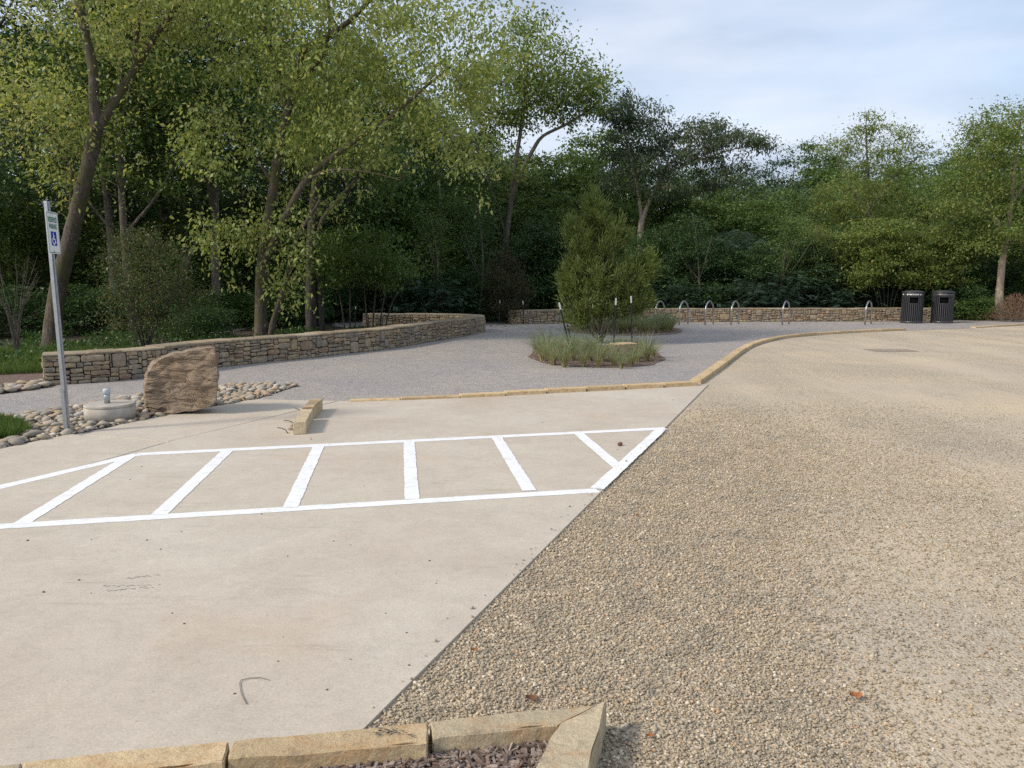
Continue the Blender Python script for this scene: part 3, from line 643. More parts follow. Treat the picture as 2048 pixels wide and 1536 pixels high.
# ------------------------------------------------------------------ cobbles
rng = random.Random(5)
COBS = []
for i in range(10):
    bm = rock(random.Random(100 + i), 2, (1, random.Random(i).uniform(.6, .85), random.Random(i + 9).uniform(.32, .5)), .12, 1.1)
    me = bmmesh('river_cobble', bm, COBBLE, True); a = me.attributes.new('rnd', 'FLOAT', 'FACE'); a.data.foreach_set('value', [(i + .5) / 10] * len(me.polygons)); COBS.append(me)
def scatter_cobbles(poly, n_try, lim, avoid, zbase, label, group, rmin, rmax):
    xs = [p[0] for p in poly]; ys = [p[1] for p in poly]; placed = []; k = 0
    cands = []
    for _ in range(n_try):
        x, y = rng.uniform(min(xs), max(xs)), rng.uniform(min(ys), max(ys))
        if x < -7.5: continue
        if not inpoly(np.array([x]), np.array([y]), poly)[0]: continue
        if any((x - a) ** 2 + (y - b_) ** 2 < r_ * r_ for a, b_, r_ in avoid): continue
        cands.append((x, y, rmin + (rmax - rmin) * rng.random() ** 2.2))
    cands.sort(key=lambda q: -q[2]); kept = []
    for x, y, r_ in cands:
        if all((x - a) ** 2 + (y - b_) ** 2 > (.72 * (r_ + q)) ** 2 for a, b_, q in kept): kept.append((x, y, r_))
    for x, y, r_ in kept[:lim]:
        o = link('river_cobble', rng.choice(COBS), loc=(x, y, zbase + r_ * .32)); o.scale = (r_, r_, r_); o.rotation_euler = (rng.uniform(-.25, .25), rng.uniform(-.25, .25), rng.uniform(0, 6.3)); tag(o, label, 'cobble', group)
    return kept[lim:]
MHC = G(196, 848, .03) + Vector((0, .27, 0))
avoid = [(MHC.x, MHC.y, .27), (BC.x - .2, BY + .15, .25), (BC.x + .0, BY + .15, .25), (BC.x + .2, BY + .15, .22), (G(140, 866).x, G(140, 866).y, .05), (G(10, 872).x, G(10, 872).y, .22), (G(-40, 880).x, G(-40, 880).y, .25)]
left = scatter_cobbles(BED, 9000, 285, avoid, .03, 'smooth river cobble in the tan and grey bed around the boulder', 'river cobbles around the boulder', .022, .075)
mb = MB()
bmr = rock(random.Random(3), 1, (1, .75, .5), .1); RV = [v.co.copy() for v in bmr.verts]; RF = [tuple(v.index for v in f.verts) for f in bmr.faces]; bmr.free()
def merge_rocks(lst, zb, mb):
    for x, y, r_ in lst:
        a = rng.uniform(0, 6.3); ca, sa = math.cos(a), math.sin(a); mb.add([(x + (v.x * ca - v.y * sa) * r_, y + (v.x * sa + v.y * ca) * r_, zb + r_ * .3 + v.z * r_) for v in RV], RF, rng.random())
small = [(x, y, rng.uniform(.012, .024)) for x, y in [(rng.uniform(-8, -2), rng.uniform(6, 12.5)) for _ in range(26000)] if False]
xs = np.array([rng.uniform(-7.5, -2) for _ in range(16000)]); ys = np.array([rng.uniform(6.5, 12.8) for _ in range(16000)]); ok = inpoly(xs, ys, BED)
for x, y in list(zip(xs[ok], ys[ok]))[:3200]:
    if all((x - a) ** 2 + (y - b_) ** 2 > r_ * r_ for a, b_, r_ in avoid): left.append((x, y, rng.uniform(.012, .026)))
merge_rocks(left, .03, mb)
tag(mb.build('river_pebbles', COBBLE, smooth=True), 'small river pebbles filling the gaps between the cobbles', 'pebbles', kind='stuff')
scatter_cobbles(BED2, 2500, 40, [], .03, 'smooth river cobble in the short row at the left end of the stone wall', 'cobbles at the left end of the stone wall', .04, .10)

# ------------------------------------------------------------------ gravel stones (nearby)
def icorock(n):
    r_ = random.Random(n); bm = bmesh.new(); bmesh.ops.create_icosphere(bm, subdivisions=1, radius=1)
    V = np.array([v.co[:] for v in bm.verts]) * np.array([1, .8, .62]) * (1 + np.random.RandomState(n).uniform(-.16, .16, (len(bm.verts), 1))); F = np.array([[v.index for v in f.verts] for f in bm.faces]); bm.free(); return V, F
def gravel():
    rs = np.random.RandomState(3); N = 560000
    # density falls with distance
    y = .6 + (rs.rand(N * 3) ** 1.5) * 10.0; x = rs.uniform(-3.0, 10.5, N * 3)
    inview = np.abs(x) < y * 1.1 + 1.2
    A, B = CEDGE_A, CEDGE_B; d = (B - A); side = (x - A.x) * d.y - (y - A.y) * d.x   # sign: right of edge
    ref = (5 - A.x) * d.y - (4 - A.y) * d.x
    dl = math.hypot(d.x, d.y); dist = side / dl * (1 if ref > 0 else -1)
    ok = inview & ((dist > .002) | ((dist > -.07) & (rs.rand(N * 3) < .012)) | ((dist > -.5) & (rs.rand(N * 3) < .00012)))
    kc = [G(463, 1481, K), G(861, 1441, K), G(1213, 1404, K), G(1172, 1560, K), G(1120, 1900, 0), G(300, 1900, 0), G(300, 1500, K)]
    ok &= ~inpoly(x, y, kc)
    # dusty, compacted patches carry fewer loose stones
    px_ = np.array([mnoise.noise(Vector((a * .85 - b_ * .15, b_ * .17, 2))) for a, b_ in zip(x[ok], y[ok])])
    x, y = x[ok], y[ok]; edge = dist[ok]
    keep = rs.rand(len(x)) < np.clip((1.1 - edge * .25 - np.clip(px_, -.1, 1) * .9) * np.clip(1 - (y - 3.4) / 6.6, .0, 1), .22 * np.clip(1.6 - y / 6.2, 0, 1), 1); x, y = x[keep][:N], y[keep][:N]; n = len(x)
    r_ = np.clip(rs.lognormal(math.log(.0046), .34, n), .0022, .011) * (1 + .02 * y)
    r_ *= np.clip(1.1 - np.clip(edge[keep][:N], 0, 4) * .09, .6, 1.1)
    dsel = edge[keep][:N]
    protos = [icorock(i) for i in range(6)]; nv = len(protos[0][0]); nf = len(protos[0][1])
    V = np.zeros((n, nv, 3), np.float32); F = np.zeros((n, nf, 3), np.int32)
    a = rs.rand(n) * 6.283; tx = rs.uniform(-.4, .4, n); ca, sa = np.cos(a), np.sin(a)
    for k_ in range(6):
        s_ = np.arange(n) % 6 == k_; PV, PF = protos[k_]; m_ = s_.sum()
        vx = PV[None, :, 0] * r_[s_, None]; vy = PV[None, :, 1] * r_[s_, None]; vz = PV[None, :, 2] * r_[s_, None] + vx * tx[s_, None]
        V[s_, :, 0] = vx * ca[s_, None] - vy * sa[s_, None] + x[s_, None]; V[s_, :, 1] = vx * sa[s_, None] + vy * ca[s_, None] + y[s_, None]
        V[s_, :, 2] = vz + .017 + r_[s_, None] * .35 + rs.uniform(0, .006, m_)[:, None] + (dsel[s_, None] < 0) * .016; F[s_] = PF[None]
    F += (np.arange(n) * nv)[:, None, None].astype(np.int32)
    rnd = np.repeat(rs.rand(n) ** 1.25, nf)
    o = link('loose_gravel', npmesh('loose_gravel', V.reshape(-1, 3), F.reshape(-1, 3), GRAV, True, rnd)); tag(o, 'loose tan and grey gravel spread over the road beside the concrete', 'gravel', kind='stuff')
gravel()
# mulch chips in the foreground corner bed and on the beds
def chips(name, poly, n, z, size, label, dens=None, seed=1):
    rs = np.random.RandomState(seed); xs = [p[0] for p in poly]; ys = [p[1] for p in poly]; x = rs.uniform(min(xs), max(xs), n * 4); y = rs.uniform(min(ys), max(ys), n * 4); ok = inpoly(x, y, poly); x, y = x[ok][:n], y[ok][:n]
    mb = MB()
    for a, b_ in zip(x, y):
        L = size * rs.uniform(.5, 1.6); w_ = L * rs.uniform(.1, .28); h_ = w_ * .4; an = rs.uniform(0, 6.28); ti = rs.uniform(-.4, .4); d = Vector((math.cos(an), math.sin(an), ti)).normalized(); s = Vector((-d.y, d.x, rs.uniform(-.5, .5))).normalized(); u = d.cross(s)
        c = Vector((a, b_, z + rs.uniform(0, .012) + abs(ti) * L * .4)); V = []
        for k_ in (-1, 1):
            for i, j in ((-1, -1), (1, -1), (1, 1), (-1, 1)): V.append(c + d * (L / 2 * k_ * (1 if i > 0 else .8)) + s * w_ / 2 * i + u * h_ / 2 * j)
        mb.add(V, [(0, 3, 2, 1), (4, 5, 6, 7), (0, 1, 5, 4), (1, 2, 6, 5), (2, 3, 7, 6), (3, 0, 4, 7)], rs.rand())
    tag(mb.build(name, CHIP), label, 'mulch', kind='stuff')
chips('mulch_chips', [G(380, 1530, .06), G(860, 1484, .06), G(1118, 1458, .06), G(1060, 1570, .06), G(380, 1600, .06)], 2600, .066, .035, 'shredded bark mulch in the corner of the foreground kerb', seed=2)
chips('mulch_chips', ISL, 1500, .032, .05, 'bark mulch on the planting bed under the juniper', seed=3)

mb = MB(); r9 = random.Random(19)
for row, (x0, y0, x1, y1) in enumerate([(255, 1157, 318, 1149), (205, 1172, 318, 1170), (215, 1181, 305, 1175)]):
    for i in range(26):
        f = i / 25; px, py = x0 + (x1 - x0) * f, y0 + (y1 - y0) * f + r9.gauss(0, 1.0)
        if r9.random() < .3: continue
        c_ = G(px, py, .0352); L_ = r9.uniform(.004, .012); W_ = r9.uniform(.002, .004)
        mb.add([(c_.x + a_ * L_ + b9 * .003, c_.y + b9 * W_, c_.z) for a_, b9 in ((-1, -1), (1, -.6), (.8, 1), (-.7, 1))], [(0, 1, 2, 3)])
tag(mb.build('tyre_scuff', simple('tyre_rubber_trace', (.30, .27, .235), .8)), 'faint dark tyre tread scuffs on the pale concrete', 'tyre mark', kind='structure')
# ------------------------------------------------------------------ manhole riser and pipe
def riser():
    root = empty('concrete_riser', (MHC.x, MHC.y, .03)); tag(root, 'round concrete riser with a flat lid among the cobbles beside the sign post', 'manhole')
    mb = MB(); mb.lathe([(.0, 0), (.262, 0), (.262, .148), (.255, .155)], 56); mb.build('ring', PRECAST, root, True)
    mb = MB(); mb.lathe([(.0, .1565), (.257, .1565), (.262, .162), (.262, .180), (.256, .187), (.0, .190)], 56); mb.build('lid', PRECAST, root, False)
    rp = empty('steel_standpipe', (MHC.x - .015, MHC.y - .02, .22)); tag(rp, 'short capped steel pipe standing on the round concrete riser', 'pipe')
    mb = MB(); mb.lathe([(.0, -.002), (.030, -.002), (.030, .13), (.0, .13)], 20); mb.build('pipe', STEEL, rp, True)
    mb = MB(); mb.lathe([(.0301, .10), (.037, .10), (.037, .15), (.032, .159), (.0, .161)], 20); mb.build('cap', simple('cap_grey', (.45, .5, .55), .5), rp, True)
riser()
# ------------------------------------------------------------------ reserved parking sign
def text_mesh(s, size, mat, name, extr=.0):
    cu = bpy.data.curves.new('t', 'FONT'); cu.body = s; cu.size = size; cu.align_x = 'CENTER'; cu.align_y = 'CENTER'; cu.extrude = extr; cu.offset = size * .03
    ob = bpy.data.objects.new('t', cu); col.objects.link(ob); bpy.context.view_layer.update()
    me = bpy.data.meshes.new_from_object(ob); bpy.data.objects.remove(ob); bpy.data.curves.remove(cu); me.name = name; me.materials.clear(); me.materials.append(mat); return me
def sign():
    base = G(140, 866, .03); top = at(97, 402, base.y + .0); H = top.z - .0; lean = (Vector((top.x, top.y, top.z)) - base)
    root = empty('parking_sign', base); tag(root, 'reserved parking sign with a blue wheelchair symbol on a leaning steel post', 'sign')
    Rm = Vector((0, 0, 1)).rotation_difference(lean.normalized()).to_matrix().to_4x4()
    u = Vector((-.2, .98, 0)).normalized()               # sign width runs away from the viewer
    nrm = Vector((u.y, -u.x, 0))                          # faces the parking bay
    M = Rm @ Matrix(((u.x, nrm.x, 0, 0), (u.y, nrm.y, 0, 0), (0, 0, 1, 0), (0, 0, 0, 1)))
    Lp = lean.length
    def T(v): return M @ Vector(v)
    # U-channel post: profile in (u, nrm); open side toward the sign
    pr = [(-.042, .0), (-.026, .0), (-.018, -.032), (.018, -.032), (.026, .0), (.042, .0), (.042, -.004), (.030, -.005), (.021, -.038), (-.021, -.038), (-.030, -.005), (-.042, -.004)]
    def channel(z0, z1, k, name, off=0):
        V = [T((a * k, b_ * k + off, z0)) for a, b_ in pr] + [T((a * k, b_ * k + off, z1)) for a, b_ in pr]; n = len(pr)
        F = [(i, (i + 1) % n, n + (i + 1) % n, n + i) for i in range(n)] + [tuple(range(n)), tuple(range(n, 2 * n))[::-1]]
        me = pymesh(name, V, F, STEEL); bm = bmesh.new(); bm.from_mesh(me); bmesh.ops.recalc_face_normals(bm, faces=bm.faces[:]); bm.to_mesh(me); bm.free(); return link(name, me, root)
    channel(.28, Lp, 1, 'post'); channel(-.1, .46, 1.12, 'ground_stub', -.006)
    zc = Lp * (865 - 463) / (865 - 402); w2, h2, rr = .155, .205, .022
    def rrect(w_, h_, r_, y, n=5):
        P = []
        for cx_, cz, a0 in ((w_ - r_, h_ - r_, 0), (-w_ + r_, h_ - r_, 90), (-w_ + r_, -h_ + r_, 180), (w_ - r_, -h_ + r_, 270)):
            for i in range(n + 1): a = R(a0 + 90 * i / n); P.append((cx_ + r_ * math.cos(a), y, zc + cz + r_ * math.sin(a)))
        return P
    O = .035
    def sh(v): return T((v[0] + O, v[1], v[2]))
    a = rrect(w2, h2, rr, .006); b_ = rrect(w2, h2, rr, .003); n = len(a); mb = MB(); mb.add([sh(p) for p in b_ + a], [tuple(range(n, 2 * n)), tuple(range(n))[::-1]] + [(i, (i + 1) % n, n + (i + 1) % n, n + i) for i in range(n)])
    panel = mb.build('sign_panel', WHITE, root)
    o1, i1 = rrect(w2 - .008, h2 - .008, rr - .004, .0068), rrect(w2 - .014, h2 - .014, rr - .007, .0068); mb = MB(); mb.add([sh(p) for p in o1 + i1], [(i, (i + 1) % n, n + (i + 1) % n, n + i) for i in range(n)]); mb.build('border', GREEN, panel)
    for s, zz, sz, sx in (('RESERVED', .125, .070, .74), ('PARKING', .060, .066, .74)):
        me = text_mesh(s, sz, GREEN, 'lettering')
        for v in me.vertices: v.co = sh((v.co.x * sx, .0070, zc + zz + v.co.y))
        link('lettering', me, panel)
    mb = MB(); mb.add([sh(p) for p in [(-.072, .007, zc - .125), (.072, .007, zc - .125), (.072, .007, zc + .012), (-.072, .007, zc + .012)]], [(0, 1, 2, 3)]); sym = mb.build('symbol_panel', BLUE, panel)
    mb = MB()
    def stroke(pts, wd):
        for i in range(len(pts) - 1):
            p, q = Vector(pts[i]), Vector(pts[i + 1]); d = (q - p).normalized(); s = Vector((-d.y, d.x)) * wd / 2; p = p - d * wd * .2; q = q + d * wd * .2
            mb.add([sh((c.x * 1.25, .0078 + i * .00004, zc - .055 + c.y * 1.15)) for c in (p - s, q - s, q + s, p + s)], [(0, 1, 2, 3)])
    mb.add([sh((-.012 + .009 * math.cos(i * .63), .0078, zc - .055 + .05 + .009 * math.sin(i * .63))) for i in range(10)], [tuple(range(10))])
    stroke([(-.012, .036), (-.008, -.006), (.016, -.006), (.026, -.034), (.036, -.030)], .012); stroke([(-.008, .018), (.012, .018)], .011)
    stroke([(-.006 + .027 * math.cos(R(a_)) - .002, -.022 + .027 * math.sin(R(a_))) for a_ in range(120, 350, 20)], .011)
    mb.build('wheelchair_symbol', WHITE2, panel)
    for zz in (h2 - .02, -h2 + .02):
        mb = MB(); c = sh((-O, .008, zc + zz)); mb.tube([c, c + (T((0, 1, 0)) - T((0, 0, 0))) * .006], .007, 8); mb.build('bolt', STEEL, root)
sign()
# ------------------------------------------------------------------ bike racks
def rack():
    mb = MB(); wd, h_ = .66, .80; r_ = wd / 2; pts = [(-r_, 0, -.03), (-r_, 0, .2), (-r_, 0, h_ - r_ * 1.1)]
    for i in range(1, 16): a = math.pi - math.pi * i / 16; pts.append((r_ * math.cos(a), 0, h_ - r_ * 1.1 + r_ * 1.1 * math.sin(a)))
    pts += [(r_, 0, h_ - r_ * 1.1), (r_, 0, .2), (r_, 0, -.03)]
    mb.tube([Vector(p) for p in pts], .026, 12); return pymesh('bike_rack', mb.V, mb.F, RACKM, True)
RM = rack()
RK = [(1307, 1332, 'half hidden behind the far grass, leftmost arch'), (1355, 1379, 'just clear of the far grass bed'), (1406, 1430, 'third arch from the juniper'), (1458, 1481, 'last of the close-set arches, left of the wide gap'), (1561, 1581, 'standing alone near the middle of the back wall'), (1725, 1747, 'standing alone nearest the litter bins')]
for i, (a, b_, l) in enumerate(RK):
    A, B = G(a, 650, .024), G(b_, 648.2, .024); c = (A + B) / 2; o = link('bike_rack', RM, loc=(c.x, c.y, .02)); o.rotation_euler = (0, 0, math.atan2(.52, .41) if i < 5 else math.atan2(.5, .44)); tag(o, 'steel hoop bike rack ' + l, 'bike rack', 'bike racks along the back wall')
# ------------------------------------------------------------------ litter bins
def litter_bin(px, label, txt, tm, tag2):
    c = G(px, 646.5, .03); c.y += .33; root = empty('litter_bin', (c.x, c.y, .024), math.atan2(c.x, c.y) * -1 + R(7)); tag(root, label, 'litter bin', 'pair of litter bins')
    r0 = .345; H = 1.06
    mb = MB(); mb.lathe([(0, .02), (r0 - .05, .02), (r0 - .05, H - .03), (0, H - .03)], 32); mb.build('liner', BININ, root, True)
    mb = MB(); mb.lathe([(r0 - .03, .0), (r0 + .012, .0), (r0 + .014, .07), (r0 - .03, .075)], 48); mb.build('base_ring', BINM, root, True)
    mb = MB(); mb.lathe([(r0 - .03, H - .16), (r0 + .008, H - .16), (r0 + .008, H - .0), (r0 - .03, H)], 48); mb.build('top_band', BINM, root, True)
    # slats with the opening left out at the front (-y)
    mb = MB(); n = 34
    for i in range(n):
        a = 2 * math.pi * i / n; dd = abs((a - 1.5 * math.pi + math.pi) % (2 * math.pi) - math.pi); zt = H - .155
        if dd < .44: zt = H - .37
        mb.box((r0 * math.cos(a), r0 * math.sin(a), (.06 + zt) / 2), (.012, .036, zt - .06), a)
    mb.build('slats', BINM, root)
    mb = MB()   # frame of the opening
    for s_ in (-1, 1):
        a = 1.5 * math.pi + s_ * .45; mb.box(((r0 + .004) * math.cos(a), (r0 + .004) * math.sin(a), H - .26), (.014, .02, .22), a)
    for k_ in range(7):
        a = 1.5 * math.pi + (k_ - 3) * .14; mb.box(((r0 + .002) * math.cos(a), (r0 + .002) * math.sin(a), H - .375), (.012, .056, .024), a)
    mb.build('opening_frame', BINM, root)
    mb = MB(); mb.lathe([(r0 - .02, H + .001), (r0 + .028, H + .003), (r0 + .03, H + .028), (r0 + .0, H + .045), (r0 * .7, H + .075), (r0 * .35, H + .09), (0, H + .094)], 48); mb.build('lid', BINM, root, True)
    me = text_mesh(txt, .058, tm, 'lettering')
    for v in me.vertices:
        a = 1.5 * math.pi + v.co.x / (r0 + .01); v.co = Vector(((r0 + .0105) * math.cos(a), (r0 + .0105) * math.sin(a), H - .055 + v.co.y))
    link('lettering', me, root)
    # small round emblems on the band
    mb = MB()
    for a in tag2:
        A = 1.5 * math.pi + a; cc_ = Vector(((r0 + .011) * math.cos(A), (r0 + .011) * math.sin(A), H - .055)); u = Vector((-math.sin(A), math.cos(A), 0)); mb.add([cc_ + u * .026 * math.cos(k_ * .785) + Vector((0, 0, .026 * math.sin(k_ * .785))) for k_ in range(8)], [tuple(range(8))])
    mb.build('emblem', tm, root)
litter_bin(1832, 'black slatted litter bin with white lettering on its rim, left one of the pair', 'RECYCLING', WHITE2, (-1.15, .62, -.62))
litter_bin(1893, 'black slatted litter bin with plain dull lettering, right one of the pair', 'TRASH', GREY_T, ())
# ------------------------------------------------------------------ tree stakes
def stake(bx, by, tx, ty, label, grp='stakes', wtop=.16, z=.03):
    b0 = G(bx, by, z); tp = at(tx, ty, b0.y + .02); d = tp - b0; L = d.length; d.normalize(); root = empty('tree_stake', b0); tag(root, label, 'stake', grp)
    s = Vector((1, 0, 0)); s = (s - d * s.dot(d)).normalized(); f = d.cross(s)
    mb = MB()
    def bar(w_, dp, z0, z1, oy=0):
        V = [d * zz + s * a * w_ / 2 + f * (b_ * dp / 2 + oy) for zz in (z0, z1) for a, b_ in ((-1, -1), (1, -1), (1, 1), (-1, 1))]
        mb.add(V, [(0, 3, 2, 1), (4, 5, 6, 7), (0, 1, 5, 4), (1, 2, 6, 5), (2, 3, 7, 6), (3, 0, 4, 7)])
    bar(.036, .005, -.1, L - wtop); bar(.006, .034, -.1, L - wtop, .021)
    k_ = .1
    while k_ < L - wtop: bar(.012, .012, k_, k_ + .018, -.009); k_ += .054
    mb.build('post', TPOST, root); mb = MB(); bar(.0365, .0055, L - wtop + .001, L); bar(.0065, .0345, L - wtop + .001, L, .021); mb.build('painted_tip', TIP, root)
stake(1141, 702, 1118, 605, 'dark metal stake with a white tip leaning left of the juniper', 'stakes around the juniper')
stake(1141, 676, 1122, 589, 'far white-tipped stake just behind the leaning one left of the juniper', 'stakes around the juniper')
stake(1227, 693, 1232, 596, 'white-tipped stake standing in front of the juniper centre', 'stakes around the juniper')
stake(1264, 692, 1262, 592, 'dark metal stake at the right side of the juniper', 'stakes around the juniper')
stake(710, 656, 711, 613, 'dark white-tipped stake behind the curved wall', 'stakes beyond the walls', .08)
stake(998, 648, 1000, 600, 'small white-tipped stake left of the rusty cedar', 'stakes beyond the walls', .10)
stake(1047, 648, 1046, 602, 'small white-tipped stake right of the rusty cedar', 'stakes beyond the walls', .12)

# ------------------------------------------------------------------ kerb pieces standing on the concrete
def blk(c4, z1, mat, label, sd): kerb_block('stone_block', c4, .036, z1, mat, label, 'stone blocks on the concrete', 'stone block', sd, .006)
blk([G(602, 841, .036), G(626.5, 840.5, .036), G(613, 868, .036), G(587, 869, .036)], .165, KERB_GREY, 'nearer greenish grey stone block on the concrete beside the bent rods', 81)
blk([G(623, 820, .036), G(646, 819, .036), G(628.5, 838, .036), G(605, 839.5, .036)], .172, KERB, 'farther orange-buff stone block behind the grey one on the concrete', 82)
def rod(pts, label, grp='bent rods by the stone blocks'):
    P = [G(x, y, .038) for x, y, h_ in pts]
    Yb = P[0].y; W = [at(x, y, Yb + i * .02) for i, (x, y, h_) in enumerate(pts)]; W[0] = G(pts[0][0], pts[0][1], .036)
    c = W[0].copy(); mb = MB(); mb.tube([p - c for p in resample(W, .02)], .0042, 6); o = mb.build('bent_rod', RUST, None, True, c); tag(o, label, 'rod', grp)
rod([(576, 867, 0), (572, 861, 0), (565, 857, 0), (555, 855, 0)], 'bent dark rod lying nearest the viewer, free of the blocks')
rod([(586, 846, 0), (582, 843, 0), (575, 841, 0), (567.5, 841, 0)], 'bent dark rod touching the left side of the grey block')
rod([(603, 823, 0), (600, 820, 0), (595, 818, 0), (590, 816, 0)], 'short dark rod by the seam between the two blocks')
small_rock(580, 861, 10, 7, COBBLE, 'whitish stone chip left of the grey block', 31, 'stone chip', .7, 'stone chips', 'stone_chip', .034)
small_rock(583, 853, 8, 5, COBBLE, 'smaller pale stone chip behind the whitish one', 32, 'stone chip', .7, 'stone chips', 'stone_chip', .034)
# clod, drain, leaves, twig, loose pebbles
small_rock(1241, 892, 11, 7, simple('red_clod', (.16, .065, .045), .9, 0, .3, 20, .4), 'reddish dirt clod inside the hatched triangle', 33, 'clod', .8, None, 'dirt_clod', .036, .35)
def drain():
    c = G(1783, 701, .02); root = empty('drain_grate', (c.x, c.y, .018)); tag(root, 'dark flush drain grate in the gravel road', 'drain')
    mb = MB(); mb.box((0, 0, .0), (.98, .62, .008)); mb.build('frame', STAIN, root)
    mb = MB()
    for i in range(13): mb.box((-.42 + i * .07, 0, .0075), (.035, .54, .006))
    mb.build('bars', simple('iron_bar', (.30, .26, .21), .7, 0, .2, 30), root)
drain()
LEAFB = simple('dead_leaf', (.34, .13, .045), .7, 0, .35, 40)
def dead_leaf(px, py, L, rz, label, z=.034, mat=LEAFB):
    c = G(px, py, z); n = 7; V = []; F = []
    for i in range(n):
        t_ = i / (n - 1); wd = L * .34 * math.sin(math.pi * min(1, t_ * .96 + .03)) * (1 + .25 * math.sin(i * 2.6)); zz = .3 * L * (t_ - .5) ** 2 * 1.6
        V += [(L * (t_ - .5), -wd, zz + L * .12), (L * (t_ - .5), 0, zz), (L * (t_ - .5), wd, zz + L * .16)]
    for i in range(n - 1): F += [(3 * i, 3 * i + 3, 3 * i + 4, 3 * i + 1), (3 * i + 1, 3 * i + 4, 3 * i + 5, 3 * i + 2)]
    o = link('dead_leaf', pymesh('dead_leaf', V, F, mat, True), loc=c); o.rotation_euler = (.1, .1, rz); tag(o, label, 'leaf', 'fallen leaves on the gravel'); return o
dead_leaf(1711, 1393, .055, .2, 'curled orange-brown leaf on the gravel at the lower right')
dead_leaf(1275, 1031, .04, 1.0, 'small brown leaf on the gravel right of the hatching')
dead_leaf(1063, 1398, .05, .1, 'dark brown leaf on the gravel behind the corner kerb', mat=simple('dark_leaf', (.16, .07, .035), .7))
dead_leaf(949, 1300, .03, .8, 'tiny orange leaf at the gravel edge left of the corner kerb')
dead_leaf(1300, 1472, .03, .3, 'reddish leaf fragment on the gravel beside the corner kerb')
P = [G(x, y, .0385) for x, y in [(538, 1360), (520, 1355), (500, 1356), (482, 1360), (480, 1372), (484, 1390), (493, 1408)]]; mb = MB(); mb.tube(resample(P, .02), .0016, 5); o = mb.build('dry_twig', simple('dry_stem', (.20, .17, .13), .9)); tag(o, 'thin dry hooked stem lying on the concrete', 'twig')
pm = pymesh('pebble', [v * 1.0 for v in RV], RF, simple('dark_pebble', (.12, .10, .08), .9, 0, .3, 30), True)
rp_ = random.Random(8)
for x, y, s in [(55, 1081, 5), (183, 1079, 3), (294, 1080, 4), (363, 1063, 3), (321, 1098, 4), (523, 1028, 4), (260, 959, 3), (283, 933, 3), (158, 1160, 5), (87, 1184, 6), (182, 1186, 3), (344, 1226, 4), (368, 1247, 5), (575, 1112, 4), (667, 1082, 4), (701, 1089, 3), (859, 1121, 5), (872, 1166, 4), (874, 1160, 3), (771, 1226, 4), (813, 1265, 5), (556, 1322, 5), (701, 1318, 4), (818, 1330, 6), (654, 1379, 6), (469, 1387, 6), (566, 1273, 3), (895, 1236, 4), (728, 972, 3), (1085, 845, 3), (947, 1218, 3), (1215, 906, 3), (1235, 899, 3), (1345, 800, 3), (622, 876, 3), (622, 879, 3), (970, 1190, 4), (1040, 1140, 4)]:
    c = G(x, y, .036); r_ = s / 2 / (FPX / c.length) * 1.0; o = link('pebble', pm, loc=(c.x, c.y, .034 + r_ * .4)); o.scale = (r_,) * 3; o.rotation_euler = (0, 0, rp_.uniform(0, 6)); tag(o, 'small dark pebble lying loose on the pale concrete', 'pebble', 'loose pebbles on the concrete')
